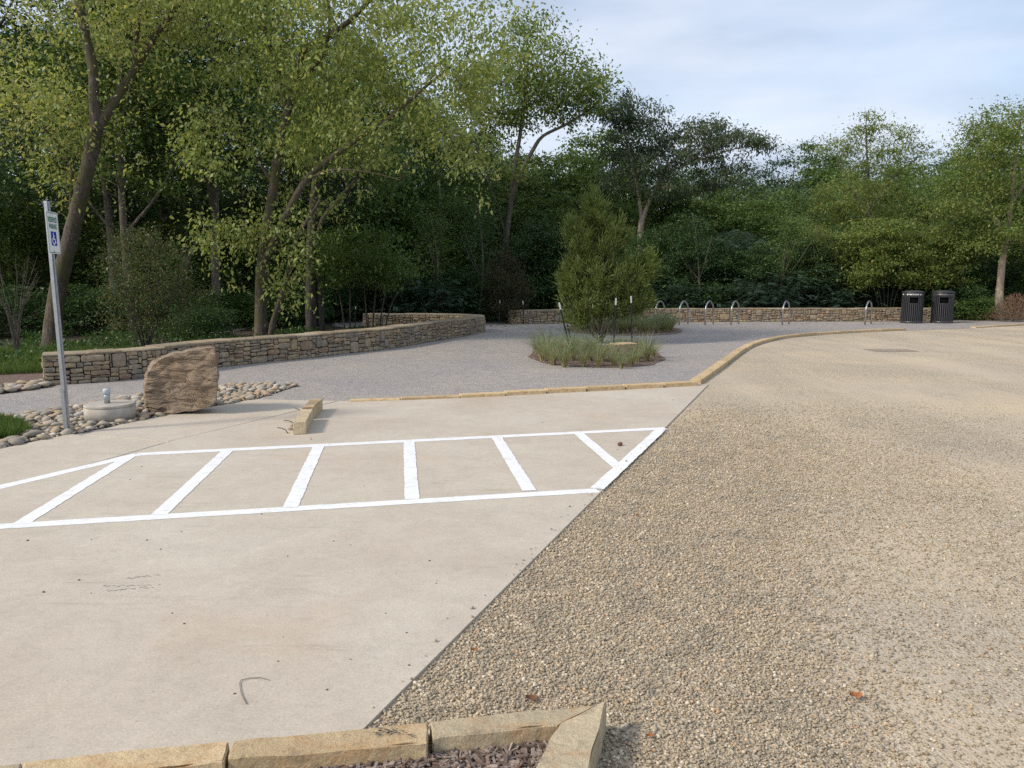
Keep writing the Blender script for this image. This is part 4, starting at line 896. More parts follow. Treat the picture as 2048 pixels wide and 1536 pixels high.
# ------------------------------------------------------------------ plants
def leaves_np(P, D, N, L, W, fold=.25, rs=None):
    """P base point, D direction, N normal, L length, W width: one folded leaf (two quads share the midrib -> one diamond quad)."""
    D = D / (np.linalg.norm(D, axis=1)[:, None] + 1e-9); N = N - D * np.sum(N * D, axis=1)[:, None]; N /= np.linalg.norm(N, axis=1)[:, None] + 1e-9
    S = np.cross(D, N); L = L[:, None]; W = W[:, None]; n = len(P); V = np.zeros((n, 4, 3), np.float32)
    V[:, 0] = P; V[:, 1] = P + D * L * .45 + S * W * .5 + N * W * fold * .5; V[:, 2] = P + D * L; V[:, 3] = P + D * L * .45 - S * W * .5 + N * W * fold * .5
    return V
class Tree:
    def __init__(s, seed): s.rs = np.random.RandomState(seed); s.nodes = []; s.nr = []; s.bV = []; s.bF = []; s.nb = 0; s.LV = []
    def addtube(s, pts, rad, n):
        V, F = tube(pts, rad, n); s.bV.append(V); s.bF.append(np.array(F) + s.nb); s.nb += len(V)
    def stem(s, pts, r0, r1, n=9, wob=.0, rough=.06, flare=0):
        P = resample(pts, .22); k = len(P); rad = [r0 + (r1 - r0) * (i / max(1, k - 1)) ** .85 for i in range(k)]
        if flare:
            for i in range(min(4, k)): rad[i] *= 1 + flare * (1 - i / 4) ** 2
        rad = [q * (1 + s.rs.uniform(-rough, rough)) for q in rad]
        if wob: P = [p + Vector((mnoise.noise(Vector((i * .3, s.nb * .01, 0))) * wob, mnoise.noise(Vector((i * .3, 7, s.nb * .01))) * wob, 0)) for i, p in enumerate(P)]
        s.addtube(P, rad, n)
        for p, q in zip(P, rad): s.nodes.append(tuple(p)); s.nr.append(q)
        return P
    def clump_centres(s, c, r, n, shell=.0):
        v = s.rs.normal(size=(n, 3)); v /= np.linalg.norm(v, axis=1)[:, None]; rad = s.rs.rand(n) ** (1 / 3.)
        if shell: rad = np.maximum(rad, shell * s.rs.rand(n) ** .3)
        return np.array(c) + v * rad[:, None] * np.array(r)
    def branches(s, C, leafn, L, W, mode='broad', spread=(.3, .3, .2), droop=.5, twig=.006, sides=4, minz=None, along=.35, flat=.5, up=0.5):
        C = np.asarray(C); base = np.array(s.nodes[:]); 
        dist = np.array([np.min(np.linalg.norm(base - c, axis=1)) for c in C]); order = np.argsort(dist); s.capn = None
        nodes = list(s.nodes); NR = list(s.nr); arr = np.zeros((len(nodes) + len(C) * 6 + 10, 3)); arr[:len(nodes)] = nodes; cnt = len(nodes)
        rr = np.zeros(len(arr)); rr[:cnt] = NR
        for ci in order:
            c = C[ci]; A = arr[:cnt]; dv = c - A; dl = np.linalg.norm(dv, axis=1); hz = np.linalg.norm(dv[:, :2], axis=1)
            cost = dl + .9 * np.maximum(0, A[:, 2] - c[2] + up * hz) - .0 * rr[:cnt]; k = int(np.argmin(cost)); a = A[k].copy(); d = c - a; ln = np.linalg.norm(d)
            if ln < .05: continue
            r0 = min(rr[k] * .62, twig + .0075 * ln + .004); m = 3 if ln < .8 else 5; t_ = np.linspace(0, 1, m + 1)[:, None]
            ctrl = a + d * .5 + np.array([0, 0, .14 * ln]) + s.rs.normal(size=3) * .08 * ln; pts = (1 - t_) ** 2 * a + 2 * t_ * (1 - t_) * ctrl + t_ ** 2 * c
            rad = r0 + (twig * .5 - r0) * t_[:, 0]; s.addtube(pts, list(rad), sides if r0 > .012 else 3)
            arr[cnt:cnt + m] = pts[1:]; rr[cnt:cnt + m] = np.maximum(rad[1:], .004); cnt += m
            # leaves
            n = max(3, int(leafn * s.rs.uniform(.55, 1.45))); na = int(n * along); dd = d / ln
            tt = s.rs.uniform(.45, 1, na)[:, None]; Pa = (1 - tt) ** 2 * a + 2 * tt * (1 - tt) * ctrl + tt ** 2 * c + s.rs.normal(size=(na, 3)) * np.array(spread) * .45
            sz = s.rs.uniform(.65, 1.3); Pc = c + s.rs.normal(size=(n - na, 3)) * np.array(spread) * sz; P = np.concatenate([Pa, Pc]); s.emit(P, c, dd, L, W, mode, droop, flat)
    def emit(s, P, c, dd, L, W, mode, droop, flat):
        n = len(P); rs = s.rs; out = P - c; out /= np.linalg.norm(out, axis=1)[:, None] + .05
        if mode == 'broad':
            D = out * .8 + rs.normal(size=(n, 3)) * .6; D[:, 2] -= droop; N = rs.normal(size=(n, 3)) * (1 - flat); N[:, 2] += flat * 1.3
            l = L * rs.uniform(.4, 1.4, n); s.LV.append(leaves_np(P, D, N, l, l * W * rs.uniform(.8, 1.2, n)))
        elif mode == 'frond':
            D = out + rs.normal(size=(n, 3)) * .45; D[:, 2] = D[:, 2] * .4 - droop * .5; D /= np.linalg.norm(D, axis=1)[:, None]; N = rs.normal(size=(n, 3)) * .3; N[:, 2] += 1; S = np.cross(D, N); S /= np.linalg.norm(S, axis=1)[:, None]
            l = L * rs.uniform(.6, 1.2, n); K = 6
            for k in range(K):
                f = (k + .6) / K; p = P + D * (l * f)[:, None]; p[:, 2] -= l * f * f * .3; ll = l * .30 * (1 - .35 * abs(f - .45))
                for sg in (-1, 1): s.LV.append(leaves_np(p, S * sg + D * .45 - np.array([0, 0, .18]), N, ll, ll * W))
        elif mode == 'spray':
            D = out * .35 + dd * .55 + rs.normal(size=(n, 3)) * .38; D[:, 2] += .55; N = rs.normal(size=(n, 3)); l = L * rs.uniform(.5, 1.4, n); s.LV.append(leaves_np(P, D, N, l, l * W, 0))
    def finish(s, name, loc, label, cat, leafm, barkm, group=None, trunk='trunk', crown='crown'):
        root = empty(name, loc); tag(root, label, cat, group)
        if s.bV:
            link(trunk, npmesh(trunk, np.concatenate(s.bV), np.concatenate(s.bF), barkm, True), root)
        if s.LV:
            V = np.concatenate(s.LV); n = len(V); F = np.arange(n * 4, dtype=np.int32).reshape(n, 4); link(crown, npmesh(crown, V.reshape(-1, 3), F, leafm, False, s.rs.rand(n)), root)
            s.nl = n
        return root
def rel(pts, B): return [(Vector(p) - B) for p in pts]
def pxs(B, Y0, lst):   # [(px, py, dY)] -> local points
    return [at(x, y, Y0 + d) - B for x, y, d in lst]
def ellip(T, B, Y0, lst, shell=0):
    out = []
    for (px, py, dY, rx, ry, rd, n) in lst:
        c = at(px, py, Y0 + dY) - B; k = (Y0 + dY) / FPX; out.append(T.clump_centres(c, (rx * k, rd, ry * k), n, shell))
    return np.concatenate(out)

# --- tree A: leaning forked tree at the left
Y0 = 18.0; B = G(108, 690, 0); B = Vector((at(108, 690, Y0).x, Y0, 0)); T = Tree(1)
T.stem(pxs(B, Y0, [(104, 716, 0), (106, 650, 0), (118, 570, 0), (150, 440, -.1), (172, 350, -.2), (186, 290, -.2), (196, 245, -.3)]), .215, .14, 14, flare=.3, rough=.05)
T.stem(pxs(B, Y0, [(193, 262, -.3), (188, 200, -.3), (186, 140, -.3), (172, 70, -.3), (158, 0, -.3), (150, -90, -.3), (160, -260, 0)]), .125, .04, 10)
T.stem(pxs(B, Y0, [(196, 258, -.3), (215, 225, -.2), (252, 165, 0), (282, 118, .2), (310, 70, .3), (345, 25, .3), (390, -50, .3), (420, -160, .5)]), .115, .03, 10)
T.stem(pxs(B, Y0, [(270, 135, .1), (272, 80, 0), (280, 30, -.2), (300, -30, -.2)]), .07, .02, 7)
T.stem(pxs(B, Y0, [(140, 480, 0), (142, 400, .2), (142, 330, .3), (110, 280, .2), (60, 230, 0)]), .05, .02, 6)
C = ellip(T, B, Y0, [(90, 235, -.2, 130, 80, 1.3, 52), (40, 150, 0, 80, 70, 1.2, 16), (235, 30, 0, 140, 90, 1.8, 70), (30, 40, .5, 60, 50, 1.2, 8), (340, 20, .3, 120, 60, 1.5, 40), (160, -140, 0, 260, 110, 2.4, 50), (130, 330, 0, 60, 60, .8, 12)])
T.branches(np.concatenate([C, C + T.rs.normal(size=C.shape) * .35]), 30, .10, .5, 'broad', (.30, .30, .20), .55, flat=.35)
T.finish('leaning_tree', B, 'leaning mossy forked tree with yellow-green leaves behind the parking sign', 'tree', L_YEL, BARK_MOSS)
# --- tree B: main yellow-green multi-stemmed tree
Y0 = 18.6; B = Vector((at(528, 690, Y0).x, Y0, 0)); T = Tree(2)
T.stem(pxs(B, Y0, [(522, 700, 0), (522, 640, 0), (522, 560, 0), (528, 500, 0), (535, 440, .1), (548, 370, .1), (556, 300, .1), (578, 215, .1), (592, 160, 0), (606, 105, -.1), (660, 70, -.2), (712, 30, -.3), (760, -30, -.4), (800, -120, -.4)]), .165, .035, 12, flare=.3)
T.stem(pxs(B, Y0, [(526, 530, 0), (545, 490, -.2), (575, 425, -.3), (612, 360, -.4), (655, 322, -.5), (705, 285, -.6), (768, 245, -.7), (815, 205, -.8), (855, 170, -.9), (900, 135, -.9)]), .10, .028, 10)
T.stem(pxs(B, Y0, [(536, 700, 0), (545, 650, -.1), (560, 600, -.2), (578, 540, -.2), (590, 480, -.3), (622, 430, -.3), (640, 400, -.3)]), .08, .03, 8)
T.stem(pxs(B, Y0, [(575, 230, .1), (560, 150, .3), (530, 60, .4), (500, -40, .5)]), .07, .025, 8)
T.stem(pxs(B, Y0, [(592, 160, 0), (640, 120, .2), (660, 40, .3), (640, -60, .3)]), .06, .02, 8)
T.stem(pxs(B, Y0, [(548, 370, .1), (500, 300, 0), (440, 230, -.2), (385, 220, -.3)]), .05, .012, 7)
T.stem(pxs(B, Y0, [(612, 360, -.4), (665, 340, -.7), (740, 345, -.9), (800, 360, -1)]), .035, .012, 6)
C = ellip(T, B, Y0, [(420, 275, -.5, 66, 55, .6, 20), (395, 300, -.6, 34, 55, .4, 10), (560, 110, .4, 150, 130, 1.9, 76), (700, 90, .2, 190, 120, 2.2, 116), (870, 90, -.4, 150, 120, 1.9, 92), (905, 220, -.6, 95, 90, 1.3, 40), (720, 260, -.1, 160, 80, 1.5, 74), (575, 290, .3, 80, 60, .9, 15),
    (620, 415, .2, 80, 45, .8, 11), (510, 465, -.5, 60, 24, .5, 14), (440, 478, -.6, 70, 18, .4, 13), (578, 565, -.3, 34, 40, .4, 9), (592, 510, -.3, 34, 30, .4, 6), (930, 320, -.8, 50, 50, .8, 9), (640, -80, 0, 330, 110, 2.4, 100), (470, 40, .3, 110, 90, 1.4, 40), (980, 130, -.6, 60, 70, .8, 14)])
T.branches(np.concatenate([C, C + T.rs.normal(size=C.shape) * .4]), 31, .105, .5, 'broad', (.22, .22, .17), .75, flat=.25)
T.finish('yellow_green_tree', B, 'big multi-stemmed tree with drooping yellow-green leaves behind the long wall', 'tree', L_YEL, BARK_MOSS)
# --- twin dark trunks next to it
Y0 = 21.5; B = Vector((at(632, 680, Y0).x, Y0, 0)); T = Tree(3)
T.stem(pxs(B, Y0, [(624, 680, 0), (622, 600, 0), (622, 500, 0), (628, 400, 0), (640, 300, 0), (650, 180, 0), (640, 60, 0)]), .17, .07, 10)
T.stem(pxs(B, Y0, [(642, 680, .1), (640, 600, .1), (636, 520, .1), (640, 450, 0), (690, 385, 0), (740, 330, 0)]), .12, .05, 10)
C = ellip(T, B, Y0, [(660, 200, .6, 160, 140, 1.8, 80), (760, 330, .6, 90, 60, 1.2, 30)]); T.branches(C, 90, .12, .5, 'broad', (.32, .32, .2), .4)
T.finish('twin_trunk_tree', B, 'dark tree with two straight trunks just right of the big yellow-green tree', 'tree', L_MID, BARK_DARK)
# --- low green spreading shrub tree (720, 440-620)
Y0 = 21.0; B = Vector((at(745, 660, Y0).x, Y0, 0)); T = Tree(4)
for i, (x, tx, ty) in enumerate([(690, 660, 520), (700, 700, 500), (735, 720, 490), (745, 760, 500), (758, 790, 520), (768, 830, 540)]):
    T.stem(pxs(B, Y0, [(x, 668, i * .08), (x + (tx - x) * .3, 600, i * .08), (tx, ty, i * .1 - .2)]), .026, .012, 5)
C = ellip(T, B, Y0, [(715, 505, 0, 100, 55, 1.3, 70), (770, 540, 0, 75, 40, 1.0, 30), (690, 560, 0, 60, 30, .8, 14)]); T.branches(C, 95, .10, .5, 'broad', (.30, .30, .07), .15, flat=.8)
T.finish('spreading_shrub', B, 'broad low shrub with flat layers of mid green leaves inside the curl of the wall', 'shrub', L_MID, BARK_DARK, trunk='stems')
# --- olive shrub at the left behind the wall
Y0 = 16.2; B = Vector((at(290, 690, Y0).x, Y0, 0)); T = Tree(5)
for i in range(15):
    a = i * 2.4; tx = 290 + 75 * math.cos(a); T.stem(pxs(B, Y0, [(288 + (i % 5) * 2, 715, 0), (290 + (tx - 290) * .35, 640, .1 * math.sin(a)), (tx, 540 + 45 * math.sin(a * 1.7), .5 * math.sin(a)), (tx + (tx - 290) * .35, 480 + 35 * math.sin(a * 2.1), .6 * math.sin(a))]), .016, .004, 4)
C = ellip(T, B, Y0, [(295, 540, 0, 85, 85, .9, 170), (270, 500, 0, 55, 50, .6, 40), (330, 600, 0, 80, 50, .8, 70), (250, 610, 0, 60, 50, .7, 50), (400, 580, 0, 40, 18, .3, 8), (290, 650, 0, 90, 30, .8, 40)]); T.branches(C, 52, .042, .6, 'broad', (.13, .13, .10), .1, twig=.003, sides=3, flat=.5)
T.finish('olive_shrub', B, 'wispy round shrub with tiny olive and reddish leaves behind the boulder end of the wall', 'shrub', L_OLIVE, BARK_DARK, trunk='stems')
# --- bare shrub far left
Y0 = 15.6; B = Vector((at(30, 690, Y0).x, Y0, 0)); T = Tree(6)
for i in range(20):
    a = T.rs.uniform(-1, 1); T.stem(pxs(B, Y0, [(28 + (i % 6) * 2, 722, 0), (30 + a * 20, 620, a * .1), (30 + a * 60 + T.rs.uniform(-25, 25), 520 + T.rs.uniform(-30, 50) + 20 * abs(a), T.rs.uniform(-.3, .3))]), .008, .0025, 4)
C = ellip(T, B, Y0, [(28, 580, 0, 80, 80, .5, 110)]); T.branches(C, 1, .03, .5, 'broad', (.1, .1, .1), .2, twig=.003, sides=3)
T.LV = []; o = T.finish('bare_shrub', B, 'leafless twiggy grey shrub at the left edge beyond the end of the wall', 'shrub', L_OLIVE, BARK, trunk='stems')
# --- tree C: airy tree left of the sky gap
Y0 = 33.0; B = Vector((at(1012, 650, Y0).x, Y0, 0)); T = Tree(7)
T.stem(pxs(B, Y0, [(1010, 650, 0), (1008, 560, 0), (1012, 480, 0), (1022, 400, 0), (1030, 330, 0), (1040, 270, 0), (1050, 180, 0), (1060, 90, 0)]), .20, .03, 9)
T.stem(pxs(B, Y0, [(1022, 400, 0), (1040, 350, -.2), (1066, 300, -.2), (1086, 272, -.3), (1130, 250, -.3), (1170, 225, -.4), (1200, 200, -.4)]), .12, .03, 8)
T.stem(pxs(B, Y0, [(1012, 470, 0), (990, 400, 0), (965, 330, 0), (950, 260, 0)]), .07, .02, 7)
C = ellip(T, B, Y0, [(1055, 110, 0, 75, 80, 2.0, 60), (1120, 160, 0, 90, 60, 2.0, 60), (1180, 190, -.3, 45, 40, 1.2, 24), (1000, 200, 0, 70, 90, 2, 50), (1100, 220, 0, 80, 36, 1.5, 28), (960, 260, 0, 60, 80, 1.5, 28), (1030, 330, 0, 50, 50, 1.4, 14)])
T.branches(C, 80, .15, .5, 'broad', (.42, .42, .26), .4, flat=.4)
T.finish('airy_tree', B, 'tall airy tree with a limb sweeping right at the left edge of the sky', 'tree', L_LIGHT, BARK)
# --- tree D: dusky flat-topped tree
Y0 = 34.0; B = Vector((at(1290, 640, Y0).x, Y0, 0)); T = Tree(8)
T.stem(pxs(B, Y0, [(1292, 650, 0), (1284, 560, 0), (1280, 480, 0), (1284, 440, 0)]), .17, .13, 9)
T.stem(pxs(B, Y0, [(1284, 445, 0), (1278, 400, 0), (1266, 340, 0), (1250, 270, 0), (1240, 220, 0)]), .10, .03, 7)
T.stem(pxs(B, Y0, [(1284, 445, 0), (1300, 400, -.1), (1340, 330, -.2), (1390, 280, -.2), (1420, 255, -.2)]), .10, .03, 7)
T.stem(pxs(B, Y0, [(1330, 345, -.2), (1400, 320, -.3), (1460, 300, -.3), (1510, 290, -.3)]), .06, .02, 6)
C = ellip(T, B, Y0, [(1245, 215, 0, 55, 28, 1.5, 34), (1285, 235, 0, 50, 26, 1.4, 22), (1260, 280, 0, 75, 40, 1.8, 44), (1360, 285, 0, 80, 40, 1.8, 52), (1415, 255, 0, 38, 18, 1.2, 18), (1470, 285, -.2, 60, 20, 1.4, 30), (1525, 288, -.2, 28, 13, .8, 10), (1340, 345, 0, 130, 55, 2.0, 90), (1450, 345, 0, 60, 36, 1.6, 30), (1230, 345, 0, 40, 40, 1.5, 16)])
T.branches(C, 75, .15, .36, 'broad', (.30, .30, .12), .9, flat=.35)
T.finish('dusky_tree', B, 'dusky dark-leaved tree with a flat spreading top, behind the juniper against the sky', 'tree', L_PURP, BARK_PALE)
# --- tree E: feathery tree
Y0 = 34.5; B = Vector((at(1745, 640, Y0).x, Y0, 0)); T = Tree(9)
T.stem(pxs(B, Y0, [(1745, 650, 0), (1742, 540, 0), (1738, 430, 0), (1735, 340, 0), (1732, 250, 0), (1734, 225, 0)]), .16, .02, 8)
T.stem(pxs(B, Y0, [(1740, 440, 0), (1700, 370, 0), (1675, 320, 0)]), .06, .02, 6); T.stem(pxs(B, Y0, [(1738, 420, 0), (1790, 350, 0), (1830, 320, 0)]), .06, .02, 6)
C = ellip(T, B, Y0, [(1728, 255, 0, 24, 36, .9, 16), (1675, 290, 0, 40, 22, 1.2, 16), (1780, 268, 0, 44, 22, 1.2, 18), (1735, 310, 0, 75, 26, 1.8, 36), (1830, 305, 0, 40, 20, 1.3, 14), (1740, 380, 0, 110, 60, 2.2, 80), (1690, 440, 0, 75, 50, 1.8, 44), (1810, 420, 0, 65, 60, 1.8, 44), (1640, 420, 0, 40, 40, 1.2, 18), (1735, 330, 0, 60, 20, 1, 12)])
T.branches(C, 70, .12, .40, 'broad', (.30, .30, .11), .35, flat=.6)
T.finish('feathery_tree', B, 'feathery light green tree whose thin top sticks into the sky near the bins', 'tree', L_LIGHT, BARK)
# --- shrub G: layered bright shrub left of the bins
Y0 = 30.3; B = Vector((at(1772, 640, Y0).x, Y0, 0)); T = Tree(10)
for i, x in enumerate([1752, 1760, 1768, 1776, 1784, 1792]): T.stem(pxs(B, Y0, [(1770 + (x - 1770) * .5, 648, 0), (x, 590, 0), (x + (x - 1772) * 1.5, 520, .1 * i - .2)]), .035, .014, 5)
C = ellip(T, B, Y0, [(1770, 480, 0, 75, 45, 1.5, 70), (1780, 535, 0, 100, 40, 1.7, 90), (1720, 470, 0, 45, 30, 1, 22), (1840, 560, 0, 40, 22, 1, 16), (1710, 560, 0, 34, 22, .8, 14)]); T.branches(C, 90, .11, .6, 'broad', (.30, .30, .07), .15, flat=.8)
T.finish('layered_shrub', B, 'bright mid green multi-stemmed shrub in flat layers behind the wall just left of the bins', 'shrub', L_LIGHT, BARK_DARK, trunk='stems')
# --- tree F: far right with pale trunk
Y0 = 29.3; B = Vector((at(1996, 632, Y0).x, Y0, 0)); T = Tree(11)
T.stem(pxs(B, Y0, [(1997, 640, 0), (1999, 590, 0), (2004, 530, 0), (2012, 480, 0), (2022, 410, 0), (2030, 320, 0), (2040, 240, 0)]), .16, .04, 10, flare=.2)
T.stem(pxs(B, Y0, [(2012, 480, 0), (1985, 420, 0), (1965, 360, 0), (1955, 290, 0)]), .06, .02, 6); T.stem(pxs(B, Y0, [(2022, 410, 0), (2060, 350, 0), (2100, 290, 0)]), .07, .03, 6)
C = ellip(T, B, Y0, [(2010, 250, 0, 70, 40, 1.6, 60), (1965, 300, 0, 55, 40, 1.4, 44), (2050, 330, 0, 110, 70, 2, 90), (1950, 400, 0, 75, 50, 1.7, 70), (2040, 450, 0, 110, 50, 2, 80), (1960, 480, 0, 60, 30, 1.4, 30), (2090, 240, 0, 50, 50, 1.5, 30), (1915, 350, 0, 26, 30, .8, 12)])
T.branches(C, 92, .10, .5, 'broad', (.32, .32, .16), .3, flat=.5)
T.finish('pale_trunk_tree', B, 'yellowish green tree with a pale bare trunk at the right edge of the scene', 'tree', L_LIGHT, BARK_PALE)
# --- juniper
JB = G(1203, 690, .03); Y0 = JB.y + .5; B = Vector((JB.x, Y0, .03)); T = Tree(12)
T.stem(pxs(B, Y0, [(1203, 692, 0), (1202, 640, 0), (1198, 560, 0), (1190, 470, 0), (1185, 400, 0), (1184, 385, 0)]), .05, .008, 8)
for i in range(26):
    a = i * 2.399; z0 = .03 + max(0, i - 12) * .09; zt = z0 + .9; r_ = (.85 - .012 * i); x0 = Vector((0, 0, z0)); T.stem([x0, x0 + Vector((math.cos(a) * r_ * .4, math.sin(a) * r_ * .4, .35)), x0 + Vector((math.cos(a) * r_, math.sin(a) * r_, 1.05))], .020, .006, 5)
C = ellip(T, B, Y0, [(1186, 425, 0, 26, 42, .3, 34), (1150, 455, 0, 22, 22, .25, 20), (1192, 480, 0, 62, 48, .7, 120), (1205, 560, 0, 90, 60, .85, 250), (1158, 540, 0, 38, 40, .5, 46), (1252, 575, 0, 42, 46, .5, 76), (1290, 535, 0, 22, 36, .3, 34), (1210, 602, 0, 94, 30, .8, 150), (1158, 632, 0, 28, 26, .35, 30), (1250, 625, 0, 40, 14, .4, 20), (1186, 400, 0, 10, 20, .12, 10), (1238, 465, 0, 30, 24, .35, 28), (1285, 600, 0, 22, 24, .3, 14)])
T.branches(C, 88, .12, .13, 'spray', (.075, .075, .09), 0, twig=.003, sides=3, along=.5, up=-.1)
T.finish('juniper_tree', B, 'upright feathery green juniper held by four dark stakes on the mulched island', 'tree', L_JUN, BARK, trunk='trunk')
# rusty cedar beyond the gap
Y0 = 27.2; B = Vector((at(1018, 650, Y0).x, Y0, 0)); T = Tree(13)
T.stem(pxs(B, Y0, [(1018, 655, 0), (1016, 560, 0), (1014, 500, 0)]), .05, .01, 6)
C = ellip(T, B, Y0, [(1016, 570, 0, 42, 50, .8, 100), (1018, 620, 0, 46, 26, .9, 45), (1010, 520, 0, 18, 26, .4, 14)]); T.branches(C, 60, .12, .2, 'spray', (.12, .12, .12), 0, twig=.004, sides=3, up=-.1)
T.finish('rusty_cedar', B, 'small rusty brown cedar in the dark gap between the two stone walls', 'tree', L_RUST, BARK_DARK)

# --- prototypes for the wood
def proto_tall(seed, H=17, r=.19, R=2.9, z0=4.5, n=220, leaves=85, L=.165, airy=False):
    T = Tree(seed); rs = T.rs; bx, by = rs.uniform(-1.2, 1.2, 2); P = [Vector((bx * (t_ ** 1.5) + math.sin(t_ * 5 + seed) * .18, by * (t_ ** 1.5) + math.cos(t_ * 4 + seed) * .15, t_ * H)) for t_ in np.linspace(0, 1, 9)]
    T.stem(P, r, .03, 9, flare=.25)
    for i in range(4):
        t_ = rs.uniform(.3, .6); a = rs.uniform(0, 6.28); p = P[int(t_ * 8)]; T.stem([p, p + Vector((math.cos(a) * .9, math.sin(a) * .9, 1.4)), p + Vector((math.cos(a) * 1.9, math.sin(a) * 1.9, 3.6))], r * .45, .02, 6)
    C = []
    while len(C) < n:
        z = z0 + (H - z0) * rs.rand() ** .9; f = (z - z0) / (H - z0); rr = R * (.45 + .55 * math.sin(math.pi * min(1, .25 + .72 * f))) * math.sqrt(rs.rand()); a = rs.rand() * 6.283; t_ = z / H
        C.append((bx * t_ ** 1.5 + rr * math.cos(a), by * t_ ** 1.5 + rr * math.sin(a), z))
    T.branches(np.array(C), leaves, L, .52, 'broad', (.42, .42, .24), .4, flat=.45); return T
def proto_mid(seed, H=8.5, R=2.6, n=230, leaves=80, L=.17, mode='broad', z0=.7, W=.5, sp=(.36, .36, .18), flat=.5):
    T = Tree(seed); rs = T.rs; P = [Vector((math.sin(t_ * 4 + seed) * .25, math.cos(t_ * 3 + seed) * .2, t_ * H * .82)) for t_ in np.linspace(0, 1, 7)]; T.stem(P, .11, .02, 7)
    C = []
    lob = [(rs.uniform(-.5, .5) * R, rs.uniform(-.5, .5) * R, rs.uniform(.3, .95) * H, rs.uniform(.45, .7) * R) for _ in range(7)]
    while len(C) < n:
        v = rs.normal(size=3); v /= np.linalg.norm(v); q = rs.rand() ** .33; z = H * .53 + v[2] * q * H * .46; k_ = 1 - .25 * max(0, v[2]); x_, y_ = v[0] * q * R * k_, v[1] * q * R * k_
        if z > z0 and mnoise.noise(Vector((x_ * .55 + seed * 9.1, y_ * .55, z * .55))) > -.06: C.append((x_, y_, z))
    T.branches(np.array(C), leaves, L, W, mode, sp, .35, flat=flat); return T
def proto_bush(seed, H=3.4, R=1.9, n=130, leaves=75, L=.13, mode='broad', W=.5, sp=(.26, .26, .14), flat=.5):
    T = Tree(seed); rs = T.rs
    for i in range(7):
        a = rs.rand() * 6.28; q = rs.uniform(.2, .7) * R; T.stem([Vector((rs.uniform(-.1, .1), rs.uniform(-.1, .1), -.05)), Vector((math.cos(a) * q * .3, math.sin(a) * q * .3, H * .35)), Vector((math.cos(a) * q, math.sin(a) * q, H * .75))], .03, .01, 5)
    C = []
    while len(C) < n:
        v = rs.normal(size=3); v /= np.linalg.norm(v); q = rs.rand() ** .45; z = H * .48 + v[2] * q * H * .5
        if z > .1: C.append((v[0] * q * R, v[1] * q * R, z))
    T.branches(np.array(C), leaves, L, W, mode, sp, .25, flat=flat); return T
PROT = {}
def proto(key, T, H, leafm, barkm, trunk='trunk'):
    PROT[key] = dict(T=T, H=H, leafm=leafm, barkm=barkm, root=None, trunk=trunk)
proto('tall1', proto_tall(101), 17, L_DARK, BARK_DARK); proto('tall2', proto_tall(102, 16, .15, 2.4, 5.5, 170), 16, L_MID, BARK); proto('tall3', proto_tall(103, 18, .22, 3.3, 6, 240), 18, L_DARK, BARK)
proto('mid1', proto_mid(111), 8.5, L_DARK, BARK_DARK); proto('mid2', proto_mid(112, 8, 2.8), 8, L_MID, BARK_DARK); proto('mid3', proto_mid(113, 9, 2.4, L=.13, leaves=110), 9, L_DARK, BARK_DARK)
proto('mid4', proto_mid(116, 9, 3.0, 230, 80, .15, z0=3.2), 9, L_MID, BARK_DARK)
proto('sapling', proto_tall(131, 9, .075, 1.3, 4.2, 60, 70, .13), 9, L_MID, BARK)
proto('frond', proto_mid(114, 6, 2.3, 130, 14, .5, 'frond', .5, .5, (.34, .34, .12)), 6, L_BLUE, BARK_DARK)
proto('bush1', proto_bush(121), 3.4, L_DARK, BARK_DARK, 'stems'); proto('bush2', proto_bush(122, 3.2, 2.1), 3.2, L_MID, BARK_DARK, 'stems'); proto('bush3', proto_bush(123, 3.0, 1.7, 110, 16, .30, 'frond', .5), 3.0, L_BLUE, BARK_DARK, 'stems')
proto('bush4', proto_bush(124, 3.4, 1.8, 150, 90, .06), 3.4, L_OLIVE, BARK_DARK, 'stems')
PR = random.Random(77)
def hz(x, y):
    d = max(0, y - 34); z = min(d * .03, 1.2) + max(0, min(1, (y - 48) / 70)) ** 1.4 * 9
    if x < 0: z += max(0, min(1, (y - 30) / 30)) * 1.5 * min(1, -x / 10)
    return z
LAND = [(-90, 'the far left edge'), (30, 'the bare shrub'), (115, 'the sign'), (200, 'the leaning tree'), (290, 'the olive shrub'), (525, 'the big yellow-green tree'), (632, 'the twin-trunked tree'), (745, 'the spreading shrub'), (950, 'the long wall end'), (1012, 'the airy tree'), (1120, 'the leftmost stake'), (1200, 'the juniper'), (1290, 'the dusky tree'), (1367, 'the second bike rack'), (1470, 'the fourth bike rack'), (1571, 'the lone middle rack'), (1735, 'the last bike rack'), (1772, 'the layered shrub'), (1832, 'the left bin'), (1893, 'the right bin'), (1996, 'the pale trunk'), (2120, 'the right edge')]
USED = {}
def where(px, Y, base, word):
    k = min(range(len(LAND)), key=lambda i: abs(LAND[i][0] - px)); d = px - LAND[k][0]; side = 'straight behind' if abs(d) < 18 else ('behind and left of' if d < 0 else 'behind and right of')
    row = 'front row' if Y < 29.5 else ('middle row' if Y < 37 else ('back row' if Y < 46 else 'farthest row'))
    s = f'{base} {word}, {row}, {side} {LAND[k][1]}'
    if s in USED:
        s = s.replace(', ' + row, ', ' + row + ', taller' if USED[s] > 0 else ', ' + row)
    USED[s] = USED.get(s, 0) + 1
    return ' '.join(s.split())
